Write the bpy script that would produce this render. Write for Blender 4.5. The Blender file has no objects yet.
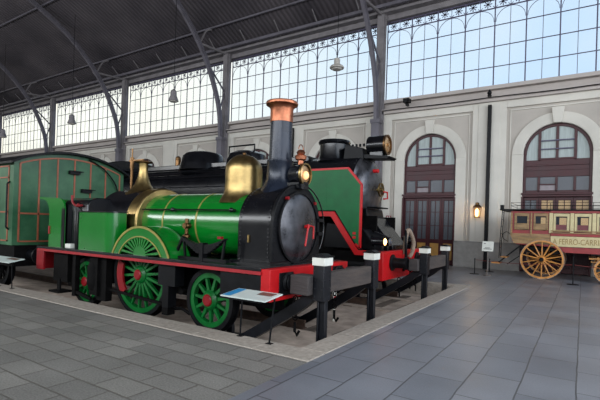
import bpy, bmesh, math, random
from mathutils import Vector, Matrix
random.seed(7)
PI = math.pi
S = bpy.context.scene
COL = S.collection

# ------------------------------------------------------------------ materials
def srgb(c):
    return tuple(((v/255)/12.92 if v/255 <= 0.04045 else ((v/255+0.055)/1.055)**2.4) for v in c)

def mat(name, col, rough=0.5, metal=0.0, noise=0.12, scale=6.0, bump=0.0, coat=0.0, bscale=None,
        emit=None, estr=0.0, stretch=(1, 1, 1), rvar=0.1, col2=None, detail=6, spec=0.5):
    m = bpy.data.materials.new(name); m.use_nodes = True
    nt = m.node_tree; nd = nt.nodes; lk = nt.links
    b = nd['Principled BSDF']
    c = srgb(col)
    tc = nd.new('ShaderNodeTexCoord'); mp = nd.new('ShaderNodeMapping')
    mp.inputs['Scale'].default_value = stretch
    lk.new(tc.outputs['Object'], mp.inputs['Vector'])
    n = nd.new('ShaderNodeTexNoise'); n.inputs['Scale'].default_value = scale
    n.inputs['Detail'].default_value = detail; n.inputs['Roughness'].default_value = 0.62
    lk.new(mp.outputs[0], n.inputs['Vector'])
    r = nd.new('ShaderNodeValToRGB')
    lo = srgb(col2) if col2 else tuple(v*(1-noise*2) for v in c)
    hi = c if col2 else tuple(min(1, v*(1+noise)) for v in c)
    r.color_ramp.elements[0].position = 0.33; r.color_ramp.elements[0].color = (*lo, 1)
    r.color_ramp.elements[1].position = 0.66; r.color_ramp.elements[1].color = (*hi, 1)
    lk.new(n.outputs['Fac'], r.inputs[0]); lk.new(r.outputs[0], b.inputs['Base Color'])
    mr = nd.new('ShaderNodeMapRange')
    mr.inputs[3].default_value = max(0.02, rough-rvar); mr.inputs[4].default_value = min(1, rough+rvar)
    lk.new(n.outputs['Fac'], mr.inputs[0]); lk.new(mr.outputs[0], b.inputs['Roughness'])
    b.inputs['Metallic'].default_value = metal; b.inputs['Specular IOR Level'].default_value = spec
    b.inputs['Coat Weight'].default_value = coat
    b.inputs['Coat Roughness'].default_value = 0.12
    if bump:
        n2 = nd.new('ShaderNodeTexNoise'); n2.inputs['Scale'].default_value = bscale or scale*4
        n2.inputs['Detail'].default_value = 5
        lk.new(mp.outputs[0], n2.inputs['Vector'])
        bp = nd.new('ShaderNodeBump'); bp.inputs['Strength'].default_value = bump; bp.inputs['Distance'].default_value = 0.02
        lk.new(n2.outputs['Fac'], bp.inputs['Height']); lk.new(bp.outputs[0], b.inputs['Normal'])
    if emit:
        b.inputs['Emission Color'].default_value = (*srgb(emit), 1); b.inputs['Emission Strength'].default_value = estr
    return m

M = {}
M['green'] = mat('loco_green_paint', (3, 108, 30), 0.22, coat=0.6, noise=0.05, scale=2.0, rvar=0.05)
M['wgreen'] = mat('wheel_green_shaded', (6, 92, 36), 0.35, spec=0.35, noise=0.15, scale=5)  # green darkened for dirt and for the shade under the running board
M['green2'] = mat('dark_green_paint', (10, 92, 48), 0.42, spec=0.25, noise=0.12, scale=2.5, rvar=0.08)
M['carriage'] = mat('carriage_green_paint', (64, 104, 74), 0.34, noise=0.2, scale=1.3, spec=0.35, col2=(26, 70, 46), rvar=0.08)
M['bead'] = mat('orange_beading_paint', (150, 84, 58), 0.5)
M['black'] = mat('loco_black_paint', (12, 13, 17), 0.24, noise=0.2, scale=3, coat=0.2, spec=0.35, rvar=0.1)
M['blackmat'] = mat('matt_black_iron', (13, 14, 17), 0.45, noise=0.25, scale=7, bump=0.06, spec=0.18)
M['grime'] = mat('grimy_underframe', (14, 13, 13), 0.7, noise=0.3, scale=8, bump=0.2, spec=0.08)
M['red'] = mat('red_paint', (128, 16, 24), 0.4, spec=0.3, noise=0.12, scale=4)
M['red2'] = mat('bright_red_paint', (180, 16, 22), 0.4, spec=0.35, noise=0.08, scale=4)
M['redline'] = mat('red_lining', (150, 18, 28), 0.45)
M['brass'] = mat('aged_brass', (164, 140, 92), 0.36, metal=1, noise=0.18, scale=5, bump=0.03, rvar=0.1)
M['bronze'] = mat('dark_bronze', (122, 92, 62), 0.38, metal=1, noise=0.2)
M['copper'] = mat('copper_cap', (176, 112, 84), 0.4, metal=1, noise=0.2, scale=8)
M['door_steel'] = mat('polished_black_steel', (84, 84, 88), 0.3, metal=0.7, noise=0.3, scale=3.5, rvar=0.12)
M['chimney'] = mat('blued_black_chimney', (32, 38, 50), 0.28, metal=0.2, spec=0.4, noise=0.15, scale=4)
M['steel'] = mat('worn_steel', (140, 132, 126), 0.35, metal=0.9, noise=0.25, scale=12)
M['lining'] = mat('gold_lining', (150, 140, 70), 0.4, metal=0.3, noise=0.1)
M['timber'] = mat('weathered_timber', (76, 66, 60), 0.85, noise=0.3, scale=9, bump=0.5, stretch=(1, 0.15, 1), col2=(52, 46, 44))
M['timberx'] = mat('weathered_timber_block', (66, 60, 58), 0.85, noise=0.3, scale=9, bump=0.5, stretch=(0.2, 1, 1), col2=(48, 44, 44))
M['post'] = mat('post_black_paint', (12, 14, 20), 0.4, spec=0.35, noise=0.2, scale=8, bump=0.1)
M['white'] = mat('white_cap_paint', (214, 214, 204), 0.5, noise=0.05)
M['iron'] = mat('grey_blue_iron', (98, 95, 103), 0.55, noise=0.12, scale=2)
M['ironlight'] = mat('pale_grey_iron', (124, 120, 122), 0.6, noise=0.12, scale=2)
M['mullion'] = mat('window_mullion_paint', (84, 80, 104), 0.6, noise=0.1)
M['plaster'] = mat('cream_plaster', (204, 200, 190), 0.85, noise=0.05, scale=0.8, bump=0.06, bscale=20)
M['panel'] = mat('grey_cream_plaster', (180, 173, 164), 0.88, noise=0.05, scale=0.9, bump=0.06, bscale=20)
M['band'] = mat('grey_band_plaster', (178, 170, 164), 0.85, noise=0.06, scale=0.8)
M['stone'] = mat('plinth_stone', (150, 148, 144), 0.8, noise=0.12, scale=3, bump=0.2)
M['kerb'] = mat('kerb_granite', (158, 149, 138), 0.8, noise=0.13, scale=14, bump=0.15)
M['pit'] = mat('pit_concrete', (176, 160, 146), 0.9, noise=0.2, scale=2.5, bump=0.25)
M['pitdark'] = mat('pit_dirt', (104, 92, 82), 0.95, noise=0.3, scale=4, bump=0.5)
M['railtop'] = mat('rusty_rail', (86, 68, 58), 0.6, metal=0.4, noise=0.25)
M['maroon'] = mat('maroon_joinery', (66, 30, 34), 0.4, spec=0.3, noise=0.12, scale=4)
M['ochre'] = mat('ochre_panel', (170, 126, 62), 0.6, noise=0.1)
M['rope'] = mat('red_rope', (120, 46, 42), 0.8)
M['coachwood'] = mat('varnished_tan_wood', (150, 118, 76), 0.42, noise=0.22, scale=6, stretch=(0.4, 1, 2.5))
M['wheelwood'] = mat('golden_varnished_wheel', (196, 134, 66), 0.38, noise=0.15, scale=6)
M['coachred'] = mat('coach_crimson', (146, 42, 42), 0.42, noise=0.12)
M['coachmaroon'] = mat('coach_maroon', (104, 40, 46), 0.45, noise=0.12)
M['cream'] = mat('coach_cream', (200, 186, 140), 0.5, noise=0.08)
M['letter'] = mat('gold_lettering', (146, 116, 60), 0.5)
M['paper'] = mat('printed_panel_white', (196, 206, 200), 0.4, noise=0.05)
M['panelblue'] = mat('printed_panel_blue', (40, 130, 180), 0.4)
M['panelbrown'] = mat('printed_panel_photo', (110, 84, 74), 0.4, noise=0.3, scale=30)
M['hose'] = mat('canvas_hose', (140, 122, 106), 0.8, noise=0.2, scale=20, bump=0.3)
M['lampwhite'] = mat('enamel_lamp_shade', (176, 172, 164), 0.4)
M['orange'] = mat('orange_sign', (196, 84, 50), 0.5)
M['curtain'] = mat('drawn_curtain', (168, 178, 176), 0.8, noise=0.1, scale=3, stretch=(6, 1, 0.5))
M['glassd'] = mat('frosted_pane', (80, 85, 92), 0.35, noise=0.2, scale=60, bump=0.1, col2=(64, 66, 72), detail=2)
M['glassm'] = mat('dusty_pane', (134, 124, 128), 0.4, noise=0.08)
M['glasso'] = mat('obscured_warm_pane', (190, 156, 106), 0.35, noise=0.2, scale=50, detail=2)
M['coachglass'] = mat('coach_dark_glass', (38, 42, 50), 0.12, noise=0.05)
M['glow'] = mat('lit_lamp_glass', (255, 214, 150), 0.3, emit=(255, 190, 110), estr=6)
M['glow2'] = mat('lit_headlamp_lens', (250, 190, 130), 0.25, emit=(255, 196, 140), estr=0.9, noise=0.02)
M['lens'] = mat('brass_lens', (196, 156, 110), 0.25, metal=0.7, noise=0.15)

def glass_mat():
    m = bpy.data.materials.new('clerestory_glass'); m.use_nodes = True
    nt = m.node_tree; nt.nodes.clear()
    o = nt.nodes.new('ShaderNodeOutputMaterial'); mx = nt.nodes.new('ShaderNodeMixShader')
    t = nt.nodes.new('ShaderNodeBsdfTransparent'); t.inputs[0].default_value = (0.94, 0.96, 0.98, 1)
    g = nt.nodes.new('ShaderNodeBsdfGlossy'); g.inputs['Roughness'].default_value = 0.1
    mx.inputs[0].default_value = 0.06
    nt.links.new(t.outputs[0], mx.inputs[1]); nt.links.new(g.outputs[0], mx.inputs[2]); nt.links.new(mx.outputs[0], o.inputs[0])
    return m
M['glass'] = glass_mat()

def brick_mat(name, c1, c2, mortar, bw, rh, rot, rough, rvar=0.1, msize=0.012, speck=0.15, bump=0.25, offset=0.5):
    m = bpy.data.materials.new(name); m.use_nodes = True
    nt = m.node_tree; nd = nt.nodes; lk = nt.links; b = nd['Principled BSDF']
    tc = nd.new('ShaderNodeTexCoord'); mp = nd.new('ShaderNodeMapping'); mp.inputs['Rotation'].default_value = (0, 0, rot)
    lk.new(tc.outputs['Object'], mp.inputs['Vector'])
    wob = nd.new('ShaderNodeTexNoise'); wob.inputs['Scale'].default_value = 1.7
    lk.new(tc.outputs['Object'], wob.inputs['Vector'])
    va = nd.new('ShaderNodeVectorMath'); va.operation = 'MULTIPLY_ADD'
    va.inputs[1].default_value = (0.035, 0.035, 0); lk.new(wob.outputs['Color'], va.inputs[0]); lk.new(mp.outputs[0], va.inputs[2])
    br = nd.new('ShaderNodeTexBrick')
    br.inputs['Scale'].default_value = 1; br.inputs['Brick Width'].default_value = bw; br.inputs['Row Height'].default_value = rh
    br.inputs['Mortar Size'].default_value = msize; br.inputs['Mortar Smooth'].default_value = 0.3
    br.inputs['Color1'].default_value = (*srgb(c1), 1); br.inputs['Color2'].default_value = (*srgb(c2), 1)
    br.inputs['Mortar'].default_value = (*srgb(mortar), 1); br.inputs['Bias'].default_value = 0.0
    br.offset = offset
    lk.new(va.outputs[0], br.inputs['Vector'])
    n = nd.new('ShaderNodeTexNoise'); n.inputs['Scale'].default_value = 55; n.inputs['Detail'].default_value = 3
    lk.new(tc.outputs['Object'], n.inputs['Vector'])
    n3 = nd.new('ShaderNodeTexNoise'); n3.inputs['Scale'].default_value = 0.9; n3.inputs['Detail'].default_value = 5
    lk.new(tc.outputs['Object'], n3.inputs['Vector'])
    ma = nd.new('ShaderNodeMapRange'); ma.inputs[3].default_value = 1-speck; ma.inputs[4].default_value = 1+speck
    ma.inputs[1].default_value = 0.3; ma.inputs[2].default_value = 0.7
    lk.new(n.outputs['Fac'], ma.inputs[0])
    mb = nd.new('ShaderNodeMapRange'); mb.inputs[3].default_value = 0.82; mb.inputs[4].default_value = 1.16
    mb.inputs[1].default_value = 0.3; mb.inputs[2].default_value = 0.7
    lk.new(n3.outputs['Fac'], mb.inputs[0])
    mu = nd.new('ShaderNodeMath'); mu.operation = 'MULTIPLY'; lk.new(ma.outputs[0], mu.inputs[0]); lk.new(mb.outputs[0], mu.inputs[1])
    sc = nd.new('ShaderNodeVectorMath'); sc.operation = 'SCALE'
    lk.new(br.outputs['Color'], sc.inputs[0]); lk.new(mu.outputs[0], sc.inputs['Scale'])
    lk.new(sc.outputs[0], b.inputs['Base Color'])
    mr = nd.new('ShaderNodeMapRange'); mr.inputs[3].default_value = rough-rvar; mr.inputs[4].default_value = rough+rvar
    lk.new(n3.outputs['Fac'], mr.inputs[0]); lk.new(mr.outputs[0], b.inputs['Roughness'])
    iv = nd.new('ShaderNodeMath'); iv.operation = 'MULTIPLY_ADD'; iv.inputs[1].default_value = -1; 
    lk.new(br.outputs['Fac'], iv.inputs[0])
    hn = nd.new('ShaderNodeMath'); hn.operation = 'MULTIPLY'; hn.inputs[1].default_value = 0.25
    lk.new(n.outputs['Fac'], hn.inputs[0]); lk.new(hn.outputs[0], iv.inputs[2])
    bp = nd.new('ShaderNodeBump'); bp.inputs['Strength'].default_value = bump; bp.inputs['Distance'].default_value = 0.02
    lk.new(iv.outputs[0], bp.inputs['Height']); lk.new(bp.outputs[0], b.inputs['Normal'])
    return m
M['paver'] = brick_mat('granite_pavers', (132, 129, 123), (112, 110, 106), (96, 92, 86), 0.52, 0.31, 0, 0.55, speck=0.28, bump=0.5)
M['slab'] = brick_mat('grey_floor_slabs', (124, 126, 132), (108, 111, 118), (72, 73, 76), 0.80, 0.50, PI/2, 0.36, speck=0.08, msize=0.009)

def roof_mat():
    m = bpy.data.materials.new('dark_boarded_roof'); m.use_nodes = True
    nt = m.node_tree; nd = nt.nodes; lk = nt.links; b = nd['Principled BSDF']
    tc = nd.new('ShaderNodeTexCoord')
    w = nd.new('ShaderNodeTexWave'); w.wave_type = 'BANDS'; w.bands_direction = 'X'
    w.inputs['Scale'].default_value = 1.1; w.inputs['Distortion'].default_value = 0.3
    lk.new(tc.outputs['Object'], w.inputs['Vector'])
    n = nd.new('ShaderNodeTexNoise'); n.inputs['Scale'].default_value = 0.35; n.inputs['Detail'].default_value = 6
    lk.new(tc.outputs['Object'], n.inputs['Vector'])
    r = nd.new('ShaderNodeValToRGB')
    r.color_ramp.elements[0].position = 0.3; r.color_ramp.elements[0].color = (*srgb((58, 54, 60)), 1)
    r.color_ramp.elements[1].position = 0.7; r.color_ramp.elements[1].color = (*srgb((92, 86, 90)), 1)
    lk.new(n.outputs['Fac'], r.inputs[0])
    mr = nd.new('ShaderNodeMapRange'); mr.inputs[3].default_value = 0.72; mr.inputs[4].default_value = 1.15
    lk.new(w.outputs['Fac'], mr.inputs[0])
    sc = nd.new('ShaderNodeVectorMath'); sc.operation = 'SCALE'
    lk.new(r.outputs[0], sc.inputs[0]); lk.new(mr.outputs[0], sc.inputs['Scale']); lk.new(sc.outputs[0], b.inputs['Base Color'])
    b.inputs['Roughness'].default_value = 0.8
    bp = nd.new('ShaderNodeBump'); bp.inputs['Strength'].default_value = 0.6; bp.inputs['Distance'].default_value = 0.05
    lk.new(w.outputs['Fac'], bp.inputs['Height']); lk.new(bp.outputs[0], b.inputs['Normal'])
    return m
M['roof'] = roof_mat()

# ------------------------------------------------------------------ mesh builder
class MB:
    def __init__(s): s.v = []; s.f = []; s.m = []
    def add(s, vs, fs, mi=0):
        o = len(s.v); s.v += [tuple(v) for v in vs]; s.f += [tuple(i+o for i in f) for f in fs]; s.m += [mi]*len(fs); return s
    def box(s, x0, x1, y0, y1, z0, z1, mi=0):
        if x0 > x1: x0, x1 = x1, x0
        if y0 > y1: y0, y1 = y1, y0
        if z0 > z1: z0, z1 = z1, z0
        return s.add([(x0,y0,z0),(x1,y0,z0),(x1,y1,z0),(x0,y1,z0),(x0,y0,z1),(x1,y0,z1),(x1,y1,z1),(x0,y1,z1)],
                     [(0,3,2,1),(4,5,6,7),(0,1,5,4),(1,2,6,5),(2,3,7,6),(3,0,4,7)], mi)
    def frame(s, d, up=None):
        d = Vector(d).normalized()
        up = Vector(up) if up else (Vector((0,0,1)) if abs(d.z) < 0.9 else Vector((0,1,0)))
        a = d.cross(up).normalized(); return a, a.cross(d).normalized(), d      # side, up, dir
    def bar(s, p0, p1, w, h, mi=0, w1=None, h1=None, up=None):
        p0 = Vector(p0); p1 = Vector(p1); a, b, d = s.frame(p1-p0, up); w1 = w if w1 is None else w1; h1 = h if h1 is None else h1
        vs = []
        for p, ww, hh in ((p0, w, h), (p1, w1, h1)):
            for sx, sy in ((-1,-1),(1,-1),(1,1),(-1,1)): vs.append(p+a*sx*ww/2+b*sy*hh/2)
        return s.add(vs, [(0,1,2,3),(7,6,5,4),(0,4,5,1),(1,5,6,2),(2,6,7,3),(3,7,4,0)], mi)
    def lathe(s, o, axis, prof, n=32, mi=0, closed=False, a0=0, a1=2*PI, cap=True):
        o = Vector(o); a, b, d = s.frame(axis); full = abs(a1-a0-2*PI) < 1e-6
        cols = n if full else n+1; vs = []
        for k in range(cols):
            t = a0+(a1-a0)*k/n; r_ = a*math.cos(t)+b*math.sin(t)
            for r, h in prof: vs.append(o+d*h+r_*r)
        P = len(prof); fs = []
        for k in range(n):
            k2 = (k+1) % cols
            for j in range(P if closed else P-1):
                j2 = (j+1) % P
                fs.append((k*P+j, k2*P+j, k2*P+j2, k*P+j2))
        if not closed and cap and full:
            if prof[0][0] > 1e-6: fs.append(tuple(k*P for k in reversed(range(cols))))
            if prof[-1][0] > 1e-6: fs.append(tuple(k*P+P-1 for k in range(cols)))
        if not full and closed:
            fs.append(tuple(range(P))); fs.append(tuple((cols-1)*P+j for j in reversed(range(P))))
        return s.add(vs, fs, mi)
    def cyl(s, p0, p1, r, n=20, mi=0, r1=None):
        p0 = Vector(p0); p1 = Vector(p1)
        return s.lathe(p0, p1-p0, [(r, 0), (r if r1 is None else r1, (p1-p0).length)], n, mi)
    def ring(s, c, axis, ro, ri, w, n=40, mi=0, a0=0, a1=2*PI):
        return s.lathe(c, axis, [(ri,-w/2),(ro,-w/2),(ro,w/2),(ri,w/2)], n, mi, closed=True, a0=a0, a1=a1)
    def tube(s, pts, r, n=8, mi=0, rect=None):
        pts = [Vector(p) for p in pts]; vs = []; fs = []; N = len(pts); pa = None
        for i, p in enumerate(pts):
            d = (pts[min(i+1, N-1)]-pts[max(i-1, 0)]).normalized()
            if pa is None: a, b, _ = s.frame(d)
            else:
                a = (pa-d*pa.dot(d)).normalized(); b = a.cross(d).normalized()
            pa = a
            rr = r[i] if isinstance(r, (list, tuple)) else r
            if rect:
                for sx, sy in ((-1,-1),(1,-1),(1,1),(-1,1)): vs.append(p+a*sx*rect[0]/2+b*sy*rect[1]/2)
            else:
                for k in range(n): t = 2*PI*k/n; vs.append(p+a*rr*math.cos(t)+b*rr*math.sin(t))
        q = 4 if rect else n
        for i in range(N-1):
            for k in range(q): fs.append((i*q+k, i*q+(k+1) % q, (i+1)*q+(k+1) % q, (i+1)*q+k))
        fs.append(tuple(reversed(range(q)))); fs.append(tuple((N-1)*q+k for k in range(q)))
        return s.add(vs, fs, mi)
    def prism(s, poly, plane, a0, a1, mi=0):
        def P(u, v, a): return {'xz': (u, a, v), 'xy': (u, v, a), 'yz': (a, u, v)}[plane]
        n = len(poly); vs = [P(u, v, a0) for u, v in poly]+[P(u, v, a1) for u, v in poly]
        fs = [tuple(range(n)), tuple(reversed(range(n, 2*n)))]+[(i, n+i, n+(i+1) % n, (i+1) % n) for i in range(n)]
        return s.add(vs, fs, mi)
    def dot(s, c, axis, r=0.014, mi=0):
        return s.lathe(c, axis, [(r, 0), (r*0.75, r*0.5), (0.0, r*0.75)], 6, mi, cap=False)
    def sphere(s, c, r, mi=0, sz=1, n=16):
        return s.lathe(c, (0,0,1), [(max(1e-7, r*math.sin(PI*k/10)), -r*sz*math.cos(PI*k/10)) for k in range(11)], n, mi, cap=False)
    def build(s, name, mats, root=None, bevel=0, parent=None, smooth=True, ang=35):
        if not isinstance(mats, (list, tuple)): mats = [mats]
        me = bpy.data.meshes.new(name)
        off = Vector((0,0,0))
        p = parent or root
        if root is not None: off = root['_o'] if False else ROOTS[root.name]
        me.from_pydata([tuple(Vector(v)-off) for v in s.v], [], s.f); 
        for k in mats: me.materials.append(M[k] if isinstance(k, str) else k)
        for i, pl in enumerate(me.polygons): pl.material_index = s.m[i]; pl.use_smooth = smooth
        bm = bmesh.new(); bm.from_mesh(me)
        bmesh.ops.remove_doubles(bm, verts=bm.verts, dist=1e-5)
        bmesh.ops.recalc_face_normals(bm, faces=bm.faces); bm.to_mesh(me); bm.free()
        if smooth: me.set_sharp_from_angle(angle=math.radians(ang))
        o = bpy.data.objects.new(name, me); COL.objects.link(o)
        if p is not None: o.parent = p
        if bevel:
            b = o.modifiers.new('bevel', 'BEVEL'); b.width = bevel; b.segments = 2; b.limit_method = 'ANGLE'; b.angle_limit = math.radians(40)
        return o
ROOTS = {}
def thing(name, loc, label, cat, group=None):
    o = bpy.data.objects.new(name, None); COL.objects.link(o); o.location = loc; o.empty_display_size = 0.2
    o['label'] = label; o['category'] = cat
    if group: o['group'] = group
    ROOTS[o.name] = Vector(loc); return o
def tag(o, label, cat, group=None):
    o['label'] = label; o['category'] = cat
    if group: o['group'] = group
    return o
def struct(o): o['kind'] = 'structure'; return o
def sroot(name, loc):
    o = bpy.data.objects.new(name, None); COL.objects.link(o); o.location = loc; ROOTS[o.name] = Vector(loc); o['kind'] = 'structure'; return o
def copy_tree(o, parent=None):
    c = o.copy(); COL.objects.link(c); c.parent = parent
    for ch in list(o.children): copy_tree(ch, c)
    return c
def arc(c, r, a0, a1, n):
    return [(c[0]+r*math.cos(a0+(a1-a0)*i/n), c[1]+r*math.sin(a0+(a1-a0)*i/n)) for i in range(n+1)]
def smooth_pts(pts, n=6):
    P = [Vector(p) for p in pts]; out = []
    for i in range(len(P)-1):
        a = P[max(i-1, 0)]; b = P[i]; c = P[i+1]; d = P[min(i+2, len(P)-1)]
        for k in range(n):
            t = k/n
            out.append(0.5*((2*b)+(-a+c)*t+(2*a-5*b+4*c-d)*t*t+(-a+3*b-3*c+d)*t**3))
    out.append(P[-1]); return out

# ------------------------------------------------------------------ the setting
XL, XR = -64.0, 11.0
KX0, KX1 = -3.03, -2.66        # end kerb (inner, outer)
KY0, KY1 = 4.36, 4.78          # front kerb
KF0, KF1 = 12.95, 13.3         # far kerb
b = MB()
b.box(XL, KX1, -14, KY0, -0.6, 0, 0)
b.box(KX1, XR, -14, 20.6, -0.6, 0, 1)
b.box(XL, KX1, KF1, 20.6, -0.6, 0, 1)
struct(b.build('floor', ['paver', 'slab'], smooth=False))
b = MB(); b.box(XL, KX0, KY1, KF0, -0.8, -0.36)
struct(b.build('floor_pit', ['pit'], smooth=False))
# kerb stones, cut into blocks
b = MB(); x = XL
while x < KX1-0.01:
    x2 = min(x+1.1, KX1); b.box(x+0.004, x2-0.004, KY0, KY1, -0.62, 0.012); x = x2
y = KY1
while y < KF0:
    y2 = min(y+1.05, KF0); b.box(KX0, KX1, y+0.004, y2-0.004, -0.62, 0.012); y = y2
x = XL
while x < KX1-0.01:
    x2 = min(x+1.2, KX1); b.box(x+0.004, x2-0.004, KF0, KF1, -0.62, 0.012); x = x2
struct(b.build('trim_1', ['kerb'], bevel=0.008))

# north wall with arched openings
WY = 19.9; PITCH = 5.06; DX0 = -0.93; DR = 1.2; DS = 4.8; ZB = 7.1
centers = [DX0+PITCH*k for k in range(2, -13, -1)]
def wall_open(b, x0, x1, z0, z1, xc, r, zs, y, depth, mi=0, n=20):
    def quad(xa, za, xb, zb, zc, zd): b.add([(xa,y,za),(xb,y,zb),(xb,y,zd),(xa,y,zc)], [(0,1,2,3)], mi)
    quad(x0, z0, xc-r, z0, z1, z1); quad(xc+r, z0, x1, z0, z1, z1)
    pts = [(xc-r, z0)]+[(xc-r*math.cos(PI*i/n), zs+r*math.sin(PI*i/n)) for i in range(n+1)]+[(xc+r, z0)]
    for i in range(1, n+1):
        quad(pts[i][0], pts[i][1], pts[i+1][0], pts[i+1][1], z1, z1)
    for i in range(len(pts)-1):
        (xa, za), (xb, zb) = pts[i], pts[i+1]
        b.add([(xa,y,za),(xb,y,zb),(xb,y+depth,zb),(xa,y+depth,za)], [(0,1,2,3)], mi)
b = MB()
for c in centers: wall_open(b, c-PITCH/2, c+PITCH/2, 0, ZB, c, DR, DS, WY+0.10, 0.35)
b.box(XL-0.0, centers[-1]-PITCH/2, WY+0.1, WY+0.5, 0, ZB)
b.box(XL, XR+0.6, WY+0.1, WY+0.5, ZB, 7.78, 1)
struct(b.build('wall_north', ['panel', 'band'], smooth=False))
# pilasters, panel frames, arch surrounds, keystones
b = MB()
for c in centers:
    xa, xb = c-PITCH/2, c+PITCH/2
    b.box(xa-0.68, xa+0.68, WY, WY+0.12, 1.12, ZB)
    b.box(xa-0.44, xa+0.44, WY-0.025, WY, 1.12, ZB)
    b.box(xa+0.68, xb-0.68, WY, WY+0.12, 6.80, ZB)
    b.box(xa+0.80, xb-0.80, WY+0.06, WY+0.12, 6.66, 6.72)
    b.box(xa+0.80, xa+0.84, WY+0.06, WY+0.12, 1.2, 6.7); b.box(xb-0.84, xb-0.80, WY+0.06, WY+0.12, 1.2, 6.7)
    b.lathe((c, WY+0.07, DS), (0,-1,0), [(DR-0.01,-0.06),(DR+0.42,-0.06),(DR+0.42,0.06),(DR+0.06,0.09),(DR-0.01,0.06)], 32, 0, closed=True, a0=0, a1=PI)
    for s_ in (-1, 1):
        b.box(c+s_*(DR-0.01), c+s_*(DR+0.42), WY-0.0, WY+0.12, 1.12, DS)
    b.prism([(c-0.15, DS+DR-0.02), (c+0.15, DS+DR-0.02), (c+0.22, DS+DR+0.6), (c-0.22, DS+DR+0.6)], 'xz', WY-0.1, WY+0.1)
struct(b.build('trim_2', ['plaster'], bevel=0.012))
b = MB()
b.box(XL, XR+0.6, WY-0.16, WY+0.1, ZB, ZB+0.12, 0); b.box(XL, XR+0.6, WY-0.22, WY+0.1, ZB+0.12, ZB+0.2, 0)

b.box(XL, XR+0.6, WY-0.14, WY+0.1, 7.62, 7.78, 0)
struct(b.build('trim_3', ['band'], bevel=0.01))
b = MB()
for c in centers:
    b.box(c-PITCH/2-(PITCH/2-DR-0.02), c-PITCH/2+(PITCH/2-DR-0.02), WY-0.1, WY+0.12, 0, 1.1)
    b.box(c-PITCH/2-(PITCH/2-DR-0.02), c-PITCH/2+(PITCH/2-DR-0.02), WY-0.12, WY+0.12, 1.1, 1.14)
struct(b.build('baseboard_north', ['stone'], bevel=0.012))
# cables along the cornice
b = MB()
pts = []
for i in range(80):
    x = XR-i*0.9; pts.append((x, WY-0.245, ZB+0.13+0.015*math.sin(i*1.3)))
b.tube(pts, 0.02, 6)
tag(b.build('cable', ['blackmat']), 'thin black cable run along the cornice under the high windows', 'cable')

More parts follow.
